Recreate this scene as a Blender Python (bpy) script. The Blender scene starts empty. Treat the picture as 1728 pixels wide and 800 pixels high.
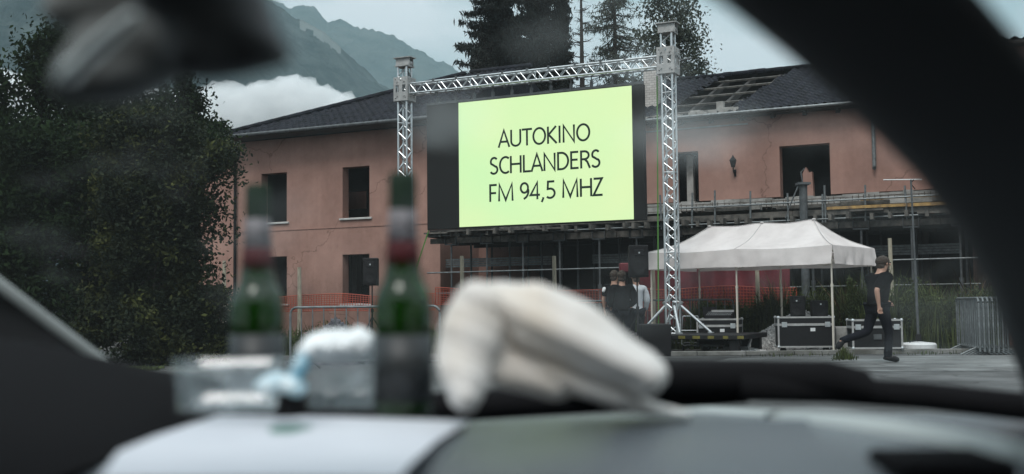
import bpy, bmesh, math, random
import numpy as np
from mathutils import Vector, Matrix, noise
R = math.radians
SC = bpy.context.scene
COL = SC.collection
random.seed(7)
rng = np.random.default_rng(7)

# ------------------------------------------------------------------ camera
F = 1900.0                                   # focal length in pixels of a 1728 wide frame
EYE = Vector((0, 0, 1.05))
PITCH = math.atan(117 / F); ROLL = -0.0105
fw = Vector((0, math.cos(PITCH), math.sin(PITCH)))
up0 = Vector((0, -math.sin(PITCH), math.cos(PITCH)))
rt0 = Vector((1, 0, 0))
rt = rt0 * math.cos(ROLL) + up0 * math.sin(ROLL)
up = up0 * math.cos(ROLL) - rt0 * math.sin(ROLL)
cd = bpy.data.cameras.new('camera')
cam = bpy.data.objects.new('camera', cd); COL.objects.link(cam)
M3 = Matrix((rt, up, -fw)).transposed()
cam.matrix_world = Matrix.Translation(EYE) @ M3.to_4x4()
cd.sensor_width = 36; cd.sensor_fit = 'HORIZONTAL'; cd.lens = 36 * F / 1728
cd.clip_start = 0.01; cd.clip_end = 30000
cd.dof.use_dof = True; cd.dof.focus_distance = 27; cd.dof.aperture_fstop = cd.lens / 13.0
cd.dof.aperture_blades = 7
SC.camera = cam

# ------------------------------------------------------------------ light
SUN_EL, SUN_AZ = R(55), R(200)               # azimuth from +Y clockwise: behind, a little right
w = bpy.data.worlds.new('World'); SC.world = w; w.use_nodes = True
nt = w.node_tree; nt.nodes.clear()
def N(t, typ, **kw):
    n = t.nodes.new(typ)
    for k, v in kw.items(): setattr(n, k, v)
    return n
sky = N(nt, 'ShaderNodeTexSky', sky_type='NISHITA', sun_disc=False)
sky.sun_elevation = SUN_EL; sky.sun_rotation = SUN_AZ
bg1 = N(nt, 'ShaderNodeBackground'); bg1.inputs['Strength'].default_value = 0.05
nt.links.new(sky.outputs[0], bg1.inputs['Color'])
tc = N(nt, 'ShaderNodeTexCoord'); sp = N(nt, 'ShaderNodeSeparateXYZ')
nt.links.new(tc.outputs['Generated'], sp.inputs[0])
mr = N(nt, 'ShaderNodeMapRange'); mr.inputs['From Min'].default_value = 0.0; mr.inputs['From Max'].default_value = 1.0
mr.inputs['To Min'].default_value = 0.64; mr.inputs['To Max'].default_value = 2.15
nt.links.new(sp.outputs['Z'], mr.inputs['Value'])
mp = N(nt, 'ShaderNodeMapping'); mp.inputs['Scale'].default_value = (1, 1, 2.6)
nz = N(nt, 'ShaderNodeTexNoise'); nz.inputs['Scale'].default_value = 4.2; nz.inputs['Detail'].default_value = 7; nz.inputs['Roughness'].default_value = 0.5
nt.links.new(tc.outputs['Generated'], mp.inputs[0]); nt.links.new(mp.outputs[0], nz.inputs['Vector'])
cr = N(nt, 'ShaderNodeValToRGB')
cr.color_ramp.elements[0].position = 0.40; cr.color_ramp.elements[0].color = (0.27, 0.355, 0.375, 1)
cr.color_ramp.elements[1].position = 0.60; cr.color_ramp.elements[1].color = (0.62, 0.645, 0.67, 1)
nt.links.new(nz.outputs['Fac'], cr.inputs[0])
bg2 = N(nt, 'ShaderNodeBackground')
nt.links.new(cr.outputs[0], bg2.inputs['Color']); nt.links.new(mr.outputs[0], bg2.inputs['Strength'])
mx = N(nt, 'ShaderNodeMixShader'); mx.inputs[0].default_value = 0.85
wo = N(nt, 'ShaderNodeOutputWorld')
nt.links.new(bg1.outputs[0], mx.inputs[1]); nt.links.new(bg2.outputs[0], mx.inputs[2]); nt.links.new(mx.outputs[0], wo.inputs[0])
sl = bpy.data.lights.new('sun', 'SUN'); sl.energy = 1.2; sl.angle = R(25); sl.color = (1, 0.97, 0.93)
so = bpy.data.objects.new('sun', sl); COL.objects.link(so)
sdir = Vector((math.sin(SUN_AZ) * math.cos(SUN_EL), math.cos(SUN_AZ) * math.cos(SUN_EL), math.sin(SUN_EL)))
so.rotation_euler = sdir.to_track_quat('Z', 'Y').to_euler(); so.location = (0, 0, 60)
vs = SC.view_settings
vs.view_transform = 'Standard'; vs.look = 'None'; vs.exposure = 0.7; vs.gamma = 1.0; vs.use_curve_mapping = False
cy = SC.cycles
cy.use_denoising = True; cy.max_bounces = 10; cy.diffuse_bounces = 3; cy.glossy_bounces = 3; cy.transmission_bounces = 6
cy.transparent_max_bounces = 12; cy.volume_bounces = 6; cy.caustics_reflective = False; cy.caustics_refractive = False
cy.sample_clamp_indirect = 4

# ------------------------------------------------------------------ helpers
def ray(x, y):
    return (fw + rt * ((x - 864) / F) + up * ((400 - y) / F))
def P(x, y, Y):
    d = ray(x, y); return EYE + d * (Y / d.y)
def G(x, Y, z=0.0):                           # point at height z seen in column x (near the horizon) at distance Y
    p = P(x, 517, Y); return Vector((p.x, Y, z))
WO = Vector((-6.6, 40, 0)); WU = Vector((0.8995, -0.4369, 0)).normalized(); WN = Vector((WU.y, -WU.x, 0))
def onplane(x, y, off, O=WO, n=WN):
    d = ray(x, y); o = O + n * off
    return EYE + d * ((o - EYE).dot(n) / d.dot(n))
def UZ(x, y, off):                            # along-wall coordinate and height of a pixel on the facade plane moved out by off
    p = onplane(x, y, off); return (p - WO).dot(WU), p.z
def W(t, off, z): return WO + WU * t + WN * off + Vector((0, 0, z))
Z = Vector((0, 0, 1))

class MB:
    def __init__(s): s.v = []; s.f = []
    def add(s, vs, fs):
        b = len(s.v); s.v += [tuple(a) for a in vs]; s.f += [tuple(i + b for i in q) for q in fs]; return s
    def box(s, c, sx, sy, sz, ax=None):
        c = Vector(c); a = ax or (Vector((1, 0, 0)), Vector((0, 1, 0)), Z)
        vs = [c + a[0] * (i * sx / 2) + a[1] * (j * sy / 2) + a[2] * (k * sz / 2) for i in (-1, 1) for j in (-1, 1) for k in (-1, 1)]
        return s.add(vs, [(0, 1, 3, 2), (4, 6, 7, 5), (0, 4, 5, 1), (2, 3, 7, 6), (0, 2, 6, 4), (1, 5, 7, 3)])
    def bbox(s, c, sx, sy, sz, ax=None, b=0.01):     # box with chamfered edges
        c = Vector(c); a = ax or (Vector((1, 0, 0)), Vector((0, 1, 0)), Z)
        h = (sx / 2, sy / 2, sz / 2); vs = []; idx = {}
        for i in (-1, 1):
            for j in (-1, 1):
                for k in (-1, 1):
                    for m in range(3):
                        e = [h[0] - b, h[1] - b, h[2] - b]; e[m] += b
                        idx[(i, j, k, m)] = len(vs)
                        vs.append(c + a[0] * (i * e[0]) + a[1] * (j * e[1]) + a[2] * (k * e[2]))
        fs = []
        for m in range(3):
            o = [q for q in range(3) if q != m]
            for sgn in (-1, 1):
                q = []
                for (p1, p2) in ((-1, -1), (1, -1), (1, 1), (-1, 1)):
                    t = [0, 0, 0]; t[m] = sgn; t[o[0]] = p1; t[o[1]] = p2; q.append(idx[(*t, m)])
                fs.append(q)
        for m in range(3):
            o = [q for q in range(3) if q != m]
            for s1 in (-1, 1):
                for s2 in (-1, 1):
                    t = [0, 0, 0]; t[o[0]] = s1; t[o[1]] = s2
                    t[m] = -1; a0 = idx[(*t, o[0])]; b0 = idx[(*t, o[1])]
                    t[m] = 1; a1 = idx[(*t, o[0])]; b1 = idx[(*t, o[1])]
                    fs.append((a0, a1, b1, b0))
        for i in (-1, 1):
            for j in (-1, 1):
                for k in (-1, 1): fs.append(tuple(idx[(i, j, k, m)] for m in range(3)))
        return s.add(vs, fs)
    def tube(s, a, b, r, n=8, r2=None, cap=True):
        a = Vector(a); b = Vector(b); d = (b - a).normalized()
        u = d.cross(Z if abs(d.z) < 0.9 else Vector((1, 0, 0))).normalized(); v = d.cross(u)
        r2 = r if r2 is None else r2
        vs = []
        for q, rr in ((a, r), (b, r2)):
            for i in range(n):
                t = 2 * math.pi * i / n; vs.append(q + u * (rr * math.cos(t)) + v * (rr * math.sin(t)))
        fs = [(i, (i + 1) % n, n + (i + 1) % n, n + i) for i in range(n)]
        if cap: fs += [tuple(range(n - 1, -1, -1)), tuple(range(n, 2 * n))]
        return s.add(vs, fs)
    def path(s, pts, r, n=8):
        pts = [Vector(p) for p in pts]; rings = []
        for i, p in enumerate(pts):
            d = (pts[min(i + 1, len(pts) - 1)] - pts[max(i - 1, 0)]).normalized()
            u = d.cross(Z if abs(d.z) < 0.95 else Vector((0, 1, 0))).normalized(); v = d.cross(u)
            rr = r[i] if isinstance(r, (list, tuple)) else r
            rings.append([p + u * (rr * math.cos(2 * math.pi * k / n)) + v * (rr * math.sin(2 * math.pi * k / n)) for k in range(n)])
        vs = [q for g in rings for q in g]
        fs = [(i * n + k, i * n + (k + 1) % n, (i + 1) * n + (k + 1) % n, (i + 1) * n + k) for i in range(len(pts) - 1) for k in range(n)]
        fs += [tuple(range(n - 1, -1, -1)), tuple(range((len(pts) - 1) * n, len(pts) * n))]
        return s.add(vs, fs)
    def lathe(s, prof, c=(0, 0, 0), n=28):
        c = Vector(c); vs = [c + Vector((r * math.cos(2 * math.pi * k / n), r * math.sin(2 * math.pi * k / n), z)) for r, z in prof for k in range(n)]
        fs = [(i * n + k, i * n + (k + 1) % n, (i + 1) * n + (k + 1) % n, (i + 1) * n + k) for i in range(len(prof) - 1) for k in range(n)]
        fs += [tuple(range(n - 1, -1, -1)), tuple(range((len(prof) - 1) * n, len(prof) * n))]
        return s.add(vs, fs)
    def ball(s, c, r, nu=10, nv=7, sc=(1, 1, 1)):
        c = Vector(c); vs = [c + Vector((0, 0, r * sc[2]))]
        for j in range(1, nv):
            a = math.pi * j / nv
            for i in range(nu):
                b = 2 * math.pi * i / nu
                vs.append(c + Vector((r * sc[0] * math.sin(a) * math.cos(b), r * sc[1] * math.sin(a) * math.sin(b), r * sc[2] * math.cos(a))))
        vs.append(c - Vector((0, 0, r * sc[2]))); L = len(vs) - 1
        fs = [(0, 1 + i, 1 + (i + 1) % nu) for i in range(nu)]
        for j in range(nv - 2):
            for i in range(nu):
                a = 1 + j * nu + i; b = 1 + j * nu + (i + 1) % nu; fs.append((a, a + nu, b + nu, b))
        o = 1 + (nv - 2) * nu
        fs += [(L, o + (i + 1) % nu, o + i) for i in range(nu)]
        return s.add(vs, fs)
    def prism(s, poly, d):                    # polygon (3D points) extruded along d
        poly = [Vector(p) for p in poly]; d = Vector(d); n = len(poly)
        vs = poly + [p + d for p in poly]
        return s.add(vs, [tuple(range(n - 1, -1, -1)), tuple(range(n, 2 * n))] + [(i, (i + 1) % n, n + (i + 1) % n, n + i) for i in range(n)])
    def panel(s, O, u, v, nrm, U, V, th, holes):   # a slab U x V x th (th along nrm, behind the face) with real rectangular holes
        us = sorted({0, U} | {min(max(q, 0), U) for h in holes for q in h[:2]}); vs_ = sorted({0, V} | {min(max(q, 0), V) for h in holes for q in h[2:]})
        inh = lambda a, b: any(h[0] < a < h[1] and h[2] < b < h[3] for h in holes)
        nu, nv = len(us) - 1, len(vs_) - 1
        solid = [[not inh((us[i] + us[i + 1]) / 2, (vs_[j] + vs_[j + 1]) / 2) for j in range(nv)] for i in range(nu)]
        q = lambda a, b, w_: O + u * a + v * b - nrm * w_
        for i in range(nu):
            for j in range(nv):
                if not solid[i][j]: continue
                a0, a1, b0, b1 = us[i], us[i + 1], vs_[j], vs_[j + 1]
                s.add([q(a0, b0, 0), q(a1, b0, 0), q(a1, b1, 0), q(a0, b1, 0)], [(0, 1, 2, 3)])
                s.add([q(a0, b0, th), q(a1, b0, th), q(a1, b1, th), q(a0, b1, th)], [(3, 2, 1, 0)])
                for (di, dj, A, B) in ((-1, 0, (a0, b0), (a0, b1)), (1, 0, (a1, b1), (a1, b0)), (0, -1, (a1, b0), (a0, b0)), (0, 1, (a0, b1), (a1, b1))):
                    ii, jj = i + di, j + dj
                    if not (0 <= ii < nu and 0 <= jj < nv) or not solid[ii][jj]:
                        s.add([q(*A, 0), q(*B, 0), q(*B, th), q(*A, th)], [(0, 1, 2, 3)])
        return s
    def build(s, name, mat, parent=None, smooth=False):
        me = bpy.data.meshes.new(name)
        off = Vector((0, 0, 0))
        r = parent
        while r is not None: off += Vector(r.get('_o', (0, 0, 0))); r = r.parent
        v = np.array(s.v, dtype=np.float64) - np.array(off)
        me.from_pydata(v.tolist(), [], s.f); me.update()
        if smooth: me.polygons.foreach_set('use_smooth', [True] * len(me.polygons))
        if mat: me.materials.append(mat)
        o = bpy.data.objects.new(name, me); COL.objects.link(o)
        if parent: o.parent = parent
        return o

def tag(o, label=None, cat=None, group=None, kind=None):
    if label: o['label'] = label
    if cat: o['category'] = cat
    if group: o['group'] = group
    if kind: o['kind'] = kind
    return o
def thing(name, label, cat, loc=(0, 0, 0), group=None):
    o = bpy.data.objects.new(name, None); COL.objects.link(o); o.empty_display_size = 0.2
    o.location = loc; o['_o'] = tuple(loc); return tag(o, label, cat, group)
def dup(o, parent=None):
    c = o.copy(); COL.objects.link(c); c.parent = parent
    for ch in list(o.children): dup(ch, c)
    return c

# ------------------------------------------------------------------ materials
def mat(name, col, rough=0.7, metal=0.0, var=0.0, vscale=3.0, col2=None, bump=0.0, bscale=30.0, spec=0.5, island=0.0, detail=5.0, ramp=(0.35, 0.65), scale3=None, trans=0.0, alpha=1.0, translucent=0.0, coat=0.0):
    m = bpy.data.materials.new(name); m.use_nodes = True; t = m.node_tree; b = t.nodes['Principled BSDF']
    b.inputs['Base Color'].default_value = (*col, 1); b.inputs['Roughness'].default_value = rough; b.inputs['Metallic'].default_value = metal
    b.inputs['Specular IOR Level'].default_value = spec; b.inputs['Transmission Weight'].default_value = trans; b.inputs['Coat Weight'].default_value = coat
    tcn = N(t, 'ShaderNodeTexCoord'); vec = tcn.outputs['Object']
    if scale3:
        q = N(t, 'ShaderNodeMapping'); q.inputs['Scale'].default_value = scale3; t.links.new(vec, q.inputs[0]); vec = q.outputs[0]
    out = None
    if col2 is None and var > 0: col2 = tuple(max(0, c * (1 - var)) for c in col)
    if col2 is not None:
        n = N(t, 'ShaderNodeTexNoise'); n.inputs['Scale'].default_value = vscale; n.inputs['Detail'].default_value = detail; n.inputs['Roughness'].default_value = 0.6
        t.links.new(vec, n.inputs['Vector'])
        r = N(t, 'ShaderNodeValToRGB'); r.color_ramp.elements[0].position = ramp[0]; r.color_ramp.elements[1].position = ramp[1]
        r.color_ramp.elements[0].color = (*col2, 1); r.color_ramp.elements[1].color = (*col, 1)
        t.links.new(n.outputs['Fac'], r.inputs[0]); out = r.outputs[0]
    if island > 0:
        g = N(t, 'ShaderNodeNewGeometry'); mu = N(t, 'ShaderNodeMapRange'); mu.inputs['To Min'].default_value = 1 - island; mu.inputs['To Max'].default_value = 1 + island
        t.links.new(g.outputs['Random Per Island'], mu.inputs['Value'])
        vm = N(t, 'ShaderNodeVectorMath', operation='SCALE')
        if out: t.links.new(out, vm.inputs[0])
        else: vm.inputs[0].default_value = col
        t.links.new(mu.outputs[0], vm.inputs['Scale']); out = vm.outputs[0]
    if out: t.links.new(out, b.inputs['Base Color'])
    if bump > 0:
        n2 = N(t, 'ShaderNodeTexNoise'); n2.inputs['Scale'].default_value = bscale; n2.inputs['Detail'].default_value = 6
        t.links.new(vec, n2.inputs['Vector']); bp = N(t, 'ShaderNodeBump'); bp.inputs['Strength'].default_value = min(1, bump); bp.inputs['Distance'].default_value = 0.02
        t.links.new(n2.outputs['Fac'], bp.inputs['Height']); t.links.new(bp.outputs[0], b.inputs['Normal'])
    if translucent > 0:
        tl = N(t, 'ShaderNodeBsdfTranslucent'); ms = N(t, 'ShaderNodeMixShader'); ms.inputs[0].default_value = translucent
        if out: t.links.new(out, tl.inputs[0])
        else: tl.inputs[0].default_value = (*col, 1)
        o = t.nodes['Material Output']; t.links.new(b.outputs[0], ms.inputs[1]); t.links.new(tl.outputs[0], ms.inputs[2]); t.links.new(ms.outputs[0], o.inputs[0])
    return m

M = {}
M['asphalt'] = mat('asphalt', (0.12, 0.125, 0.125), 0.75, col2=(0.05, 0.053, 0.053), vscale=0.35, bump=0.4, bscale=18, detail=9)
M['pavement'] = mat('pavement', (0.24, 0.255, 0.25), 0.7, col2=(0.09, 0.095, 0.095), vscale=0.55, bump=0.3, bscale=14, detail=9, scale3=(0.5, 1.6, 1))
M['dirt'] = mat('dirt', (0.045, 0.042, 0.036), 0.95, col2=(0.015, 0.015, 0.013), vscale=1.2, bump=0.8, bscale=9, detail=9)
M['kerb'] = mat('kerb', (0.2, 0.2, 0.19), 0.9, col2=(0.08, 0.08, 0.07), vscale=2.5, bump=0.4, bscale=25)
M['mount_near'] = mat('mount_near', (0.07, 0.085, 0.08), 1, col2=(0.004, 0.012, 0.014), vscale=0.012, detail=14, ramp=(0.4, 0.7), spec=0)
M['mount_far'] = mat('mount_far', (0.075, 0.085, 0.08), 1, col2=(0.01, 0.025, 0.025), vscale=0.006, detail=10, spec=0)
M['scree'] = mat('scree', (0.13, 0.14, 0.135), 1, spec=0)
M['cloud'] = mat('cloud', (0.98, 0.98, 0.98), 1, spec=0, translucent=0.6)

def road(m, sc, cw=0.012, cd_=0.35, pd=0.45):
    t = m.node_tree; b = t.nodes['Principled BSDF']; src = b.inputs['Base Color'].links[0].from_socket; tcn = N(t, 'ShaderNodeTexCoord')
    v = N(t, 'ShaderNodeTexVoronoi', feature='DISTANCE_TO_EDGE'); v.inputs['Scale'].default_value = sc
    n = N(t, 'ShaderNodeTexNoise'); n.inputs['Scale'].default_value = 2.0; n.inputs['Detail'].default_value = 6
    ad = N(t, 'ShaderNodeVectorMath', operation='MULTIPLY_ADD'); ad.inputs[1].default_value = (0.9, 0.9, 0); t.links.new(tcn.outputs['Object'], n.inputs['Vector']); t.links.new(n.outputs['Color'], ad.inputs[0]); t.links.new(tcn.outputs['Object'], ad.inputs[2]); t.links.new(ad.outputs[0], v.inputs['Vector'])
    r = N(t, 'ShaderNodeMapRange'); r.inputs['From Max'].default_value = cw; r.inputs['To Min'].default_value = cd_; t.links.new(v.outputs['Distance'], r.inputs[0])
    n2 = N(t, 'ShaderNodeTexNoise'); n2.inputs['Scale'].default_value = 0.9; n2.inputs['Detail'].default_value = 10; n2.inputs['Roughness'].default_value = 0.75; t.links.new(tcn.outputs['Object'], n2.inputs['Vector'])
    r2 = N(t, 'ShaderNodeMapRange'); r2.inputs['From Min'].default_value = 0.4; r2.inputs['From Max'].default_value = 0.6; r2.inputs['To Min'].default_value = pd; t.links.new(n2.outputs['Fac'], r2.inputs[0])
    mu = N(t, 'ShaderNodeMath', operation='MULTIPLY'); t.links.new(r.outputs[0], mu.inputs[0]); t.links.new(r2.outputs[0], mu.inputs[1])
    sc_ = N(t, 'ShaderNodeVectorMath', operation='SCALE'); t.links.new(src, sc_.inputs[0]); t.links.new(mu.outputs[0], sc_.inputs['Scale']); t.links.new(sc_.outputs[0], b.inputs['Base Color'])
road(M['asphalt'], 0.35); road(M['pavement'], 0.3)
def stucco():
    m = mat('pink_stucco', (0.40, 0.24, 0.195), 0.92, col2=(0.33, 0.194, 0.158), vscale=0.8, bump=0.5, bscale=60, detail=12, ramp=(0.38, 0.62), spec=0.15)
    t = m.node_tree; b = t.nodes['Principled BSDF']; src = b.inputs['Base Color'].links[0].from_socket
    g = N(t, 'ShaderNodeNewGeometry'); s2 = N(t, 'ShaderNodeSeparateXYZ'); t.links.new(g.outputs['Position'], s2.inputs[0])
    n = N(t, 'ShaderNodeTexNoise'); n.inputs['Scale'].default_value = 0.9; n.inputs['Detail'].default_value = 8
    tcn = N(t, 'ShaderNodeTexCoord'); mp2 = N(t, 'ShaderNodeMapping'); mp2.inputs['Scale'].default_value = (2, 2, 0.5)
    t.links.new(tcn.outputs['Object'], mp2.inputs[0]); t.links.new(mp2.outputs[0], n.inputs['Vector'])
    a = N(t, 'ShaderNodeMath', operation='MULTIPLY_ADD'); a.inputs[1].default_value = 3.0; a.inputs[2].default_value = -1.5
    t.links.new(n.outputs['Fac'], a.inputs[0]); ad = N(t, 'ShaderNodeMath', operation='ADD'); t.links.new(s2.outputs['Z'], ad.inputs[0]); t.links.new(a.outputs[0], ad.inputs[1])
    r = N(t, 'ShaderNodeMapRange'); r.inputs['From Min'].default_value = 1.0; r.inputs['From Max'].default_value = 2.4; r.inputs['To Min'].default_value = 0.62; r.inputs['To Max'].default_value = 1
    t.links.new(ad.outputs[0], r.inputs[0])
    # rain streaks
    n3 = N(t, 'ShaderNodeTexNoise'); n3.inputs['Scale'].default_value = 1.0; n3.inputs['Detail'].default_value = 6
    mp3 = N(t, 'ShaderNodeMapping'); mp3.inputs['Scale'].default_value = (5, 5, 0.25); t.links.new(tcn.outputs['Object'], mp3.inputs[0]); t.links.new(mp3.outputs[0], n3.inputs['Vector'])
    r3 = N(t, 'ShaderNodeMapRange'); r3.inputs['From Min'].default_value = 0.3; r3.inputs['From Max'].default_value = 0.6; r3.inputs['To Min'].default_value = 0.94
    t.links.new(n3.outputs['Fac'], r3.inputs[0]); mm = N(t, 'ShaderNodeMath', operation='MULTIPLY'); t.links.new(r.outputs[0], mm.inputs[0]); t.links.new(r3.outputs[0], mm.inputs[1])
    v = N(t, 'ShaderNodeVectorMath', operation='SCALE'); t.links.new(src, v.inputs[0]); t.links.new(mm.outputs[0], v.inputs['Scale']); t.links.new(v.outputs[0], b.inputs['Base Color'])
    return m
M['stucco'] = stucco(); road(M['stucco'], 0.22, 0.005, 0.6, 0.85)
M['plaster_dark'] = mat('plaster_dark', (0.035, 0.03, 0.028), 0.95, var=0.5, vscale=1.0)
M['room_dark'] = mat('room_shade', (0.012, 0.011, 0.011), 1, var=0.4, spec=0.0)  # near-black, puts the darkness of the rooms into the colour
M['tile'] = mat('roof_tile', (0.020, 0.022, 0.030), 0.9, spec=0.15, col2=(0.007, 0.008, 0.010), vscale=2.5, bump=0.3, bscale=20, island=0.0)
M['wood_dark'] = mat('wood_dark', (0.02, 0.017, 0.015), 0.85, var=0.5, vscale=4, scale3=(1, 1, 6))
M['wood_grey'] = mat('wood_grey', (0.13, 0.12, 0.105), 0.85, col2=(0.035, 0.033, 0.03), vscale=5, island=0.35)
M['wood_yellow'] = mat('wood_yellow', (0.40, 0.25, 0.08), 0.8, col2=(0.16, 0.10, 0.05), vscale=5, island=0.35)
M['post_wood'] = mat('post_wood', (0.42, 0.38, 0.29), 0.8, col2=(0.24, 0.22, 0.17), vscale=6, scale3=(4, 4, 0.6))
M['concrete'] = mat('concrete', (0.38, 0.37, 0.35), 0.9, col2=(0.17, 0.165, 0.15), vscale=2.2, bump=0.7, bscale=15, detail=9)
M['rebar'] = mat('rebar', (0.06, 0.045, 0.035), 0.8)
M['galv'] = mat('galvanised', (0.20, 0.22, 0.225), 0.5, 0.5, var=0.45, vscale=9)
M['steel_grey'] = mat('steel_grey', (0.10, 0.11, 0.115), 0.6, 0.3, var=0.4, vscale=8)
M['alu'] = mat('aluminium', (0.66, 0.69, 0.70), 0.32, 0.85, var=0.25, vscale=12)
M['alu_dull'] = mat('aluminium_dull', (0.42, 0.42, 0.41), 0.55, 0.3, var=0.3, vscale=10)
M['sill'] = mat('sill_stone', (0.52, 0.52, 0.50), 0.7, var=0.3, vscale=4)
M['brick_white'] = None
M['black_case'] = mat('black_laminate', (0.006, 0.0065, 0.008), 0.6, spec=0.3, var=0.3, vscale=10)
M['black_plastic'] = mat('black_plastic', (0.008, 0.008, 0.009), 0.7, spec=0.25, bump=0.2, bscale=120)
M['black_cloth'] = mat('black_cloth', (0.005, 0.005, 0.006), 0.95, bump=0.3, bscale=80, spec=0.03)
M['grille'] = mat('speaker_grille', (0.010, 0.010, 0.011), 0.75, 0.0, spec=0.2, bump=0.6, bscale=200)
M['tent'] = mat('tent_fabric', (0.80, 0.75, 0.73), 0.8, col2=(0.66, 0.61, 0.59), vscale=1.6, bump=0.25, bscale=6, translucent=0.25, spec=0.2)
M['tent_seam'] = mat('tent_seam', (0.45, 0.43, 0.42), 0.9)
M['tent_leg'] = mat('tent_leg', (0.62, 0.58, 0.50), 0.5, 0.1, var=0.15)
M['red_tarp'] = mat('red_tarp', (0.13, 0.008, 0.016), 0.6, col2=(0.06, 0.005, 0.01), vscale=1.6, bump=0.5, bscale=5)
M['net'] = mat('orange_net', (0.40, 0.06, 0.025), 0.6, var=0.4, vscale=1.5)
M['yellow'] = mat('yellow_paint', (0.16, 0.14, 0.02), 0.6, var=0.4, vscale=9)
M['white_plastic'] = mat('white_plastic', (0.72, 0.74, 0.74), 0.4, var=0.15, vscale=5)
M['green_strap'] = mat('green_strap', (0.06, 0.19, 0.03), 0.7)
M['gravel'] = mat('gravel', (0.58, 0.58, 0.57), 0.9, col2=(0.36, 0.36, 0.35), vscale=3, island=0.5)
M['rock'] = mat('dark_rock', (0.10, 0.10, 0.115), 0.7, col2=(0.04, 0.04, 0.045), vscale=3, island=0.5)
M['soil'] = mat('soil', (0.05, 0.042, 0.035), 1, bump=0.8, bscale=10, var=0.4)
M['leaf_dark'] = mat('leaf_dark', (0.018, 0.034, 0.013), 0.85, col2=(0.006, 0.011, 0.005), vscale=1.1, island=0.35, translucent=0.2, spec=0.08)
M['leaf_yellow'] = mat('leaf_yellow', (0.085, 0.095, 0.022), 0.8, col2=(0.010, 0.017, 0.007), vscale=1.6, island=0.35, translucent=0.25, spec=0.25, ramp=(0.52, 0.72))
M['leaf_pale'] = mat('leaf_pale', (0.085, 0.10, 0.075), 0.6, col2=(0.04, 0.05, 0.035), vscale=0.6, island=0.5, translucent=0.3, spec=0.25)
M['needle'] = mat('needle', (0.014, 0.019, 0.016), 0.85, col2=(0.006, 0.009, 0.008), vscale=0.8, island=0.5, spec=0.2)
M['bark'] = mat('bark', (0.04, 0.035, 0.03), 0.95, col2=(0.025, 0.02, 0.018), vscale=8, bump=0.8, bscale=20, scale3=(3, 3, 0.6))
M['weed'] = mat('weed', (0.075, 0.095, 0.032), 0.85, col2=(0.020, 0.028, 0.012), vscale=0.8, island=0.5, translucent=0.25, spec=0.15)
M['weed_dry'] = mat('weed_dry', (0.13, 0.095, 0.05), 0.9, col2=(0.06, 0.03, 0.02), vscale=1.0, island=0.5, spec=0.1)
M['grass'] = mat('grass', (0.10, 0.14, 0.04), 0.8, var=0.6, vscale=3, island=0.5, translucent=0.2)
M['skin'] = mat('skin', (0.42, 0.24, 0.17), 0.55, var=0.15, vscale=12)
M['hair'] = mat('hair', (0.045, 0.03, 0.02), 0.75, bump=1.0, bscale=60, var=0.5, vscale=40)
M['hoodie'] = mat('grey_hoodie', (0.50, 0.53, 0.56), 0.9, bump=0.4, bscale=14, var=0.2, vscale=5)
M['jeans'] = mat('jeans', (0.010, 0.011, 0.015), 0.95, spec=0.05, bump=0.3, bscale=30)
M['white_cloth'] = mat('white_cloth', (0.65, 0.66, 0.66), 0.9)
M['paper'] = mat('paper', (0.58, 0.60, 0.64), 0.7, spec=0.2, col2=(0.52, 0.54, 0.585), vscale=6)
M['bag'] = mat('bag_paper', (0.77, 0.74, 0.71), 0.8, col2=(0.69, 0.61, 0.52), vscale=8, ramp=(0.34, 0.54), detail=2, translucent=0.15)
M['dash'] = mat('dash', (0.082, 0.096, 0.108), 0.25, bump=0.25, bscale=260, spec=0.5)
M['dash_black'] = mat('dash_black', (0.011, 0.011, 0.012), 0.9, bump=0.2, bscale=200, spec=0.03)
M['trim'] = mat('pillar_trim', (0.12, 0.118, 0.118), 0.9, spec=0.15, bump=0.15, bscale=200)
M['glare_strip'] = mat('glare_strip', (0.34, 0.375, 0.37), 0.4)
M['trim_light'] = mat('grey_trim', (0.30, 0.32, 0.31), 0.6, var=0.2, vscale=10)
M['rim_light'] = mat('mirror_streak', (0.9, 0.93, 0.9), 0.35, 0.7)  # pale colour standing for the light streak reflected along the mirror edge
M['housing'] = mat('mirror_housing', (0.22, 0.22, 0.225), 0.85, spec=0.15)
M['mirror_body'] = mat('mirror_body', (0.30, 0.31, 0.305), 0.8, spec=0.2)
M['mirror'] = mat('mirror_glass', (0.7, 0.72, 0.72), 0.03, 1.0)
M['bonnet'] = mat('bonnet', (0.012, 0.012, 0.013), 0.75, spec=0.1)
M['bottle'] = mat('green_glass', (0.015, 0.072, 0.008), 0.06, spec=0.35, trans=0.75)
M['cap'] = mat('bottle_cap', (0.003, 0.016, 0.005), 0.7, 0.0, spec=0.2)
M['foil'] = mat('foil_label', (0.26, 0.24, 0.255), 0.6, 0.0, col2=(0.05, 0.045, 0.05), vscale=55)
M['redlabel'] = mat('red_label', (0.05, 0.007, 0.009), 0.8, spec=0.2)
M['bodylabel'] = mat('body_label', (0.03, 0.036, 0.04), 0.5, col2=(0.008, 0.009, 0.009), vscale=28)
M['blue'] = mat('blue_film', (0.12, 0.36, 0.48), 0.6, col2=(0.75, 0.82, 0.84), vscale=16, detail=2, ramp=(0.42, 0.55))
M['bluewhite'] = mat('white_film', (0.82, 0.85, 0.86), 0.55, col2=(0.25, 0.5, 0.58), vscale=14, detail=2, ramp=(0.33, 0.45))
M['screen_black'] = mat('led_black', (0.017, 0.018, 0.018), 0.85, bump=0.1, bscale=300, spec=0.2)
M['letters'] = mat('lettering', (0.018, 0.035, 0.028), 0.9, spec=0.1)

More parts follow.
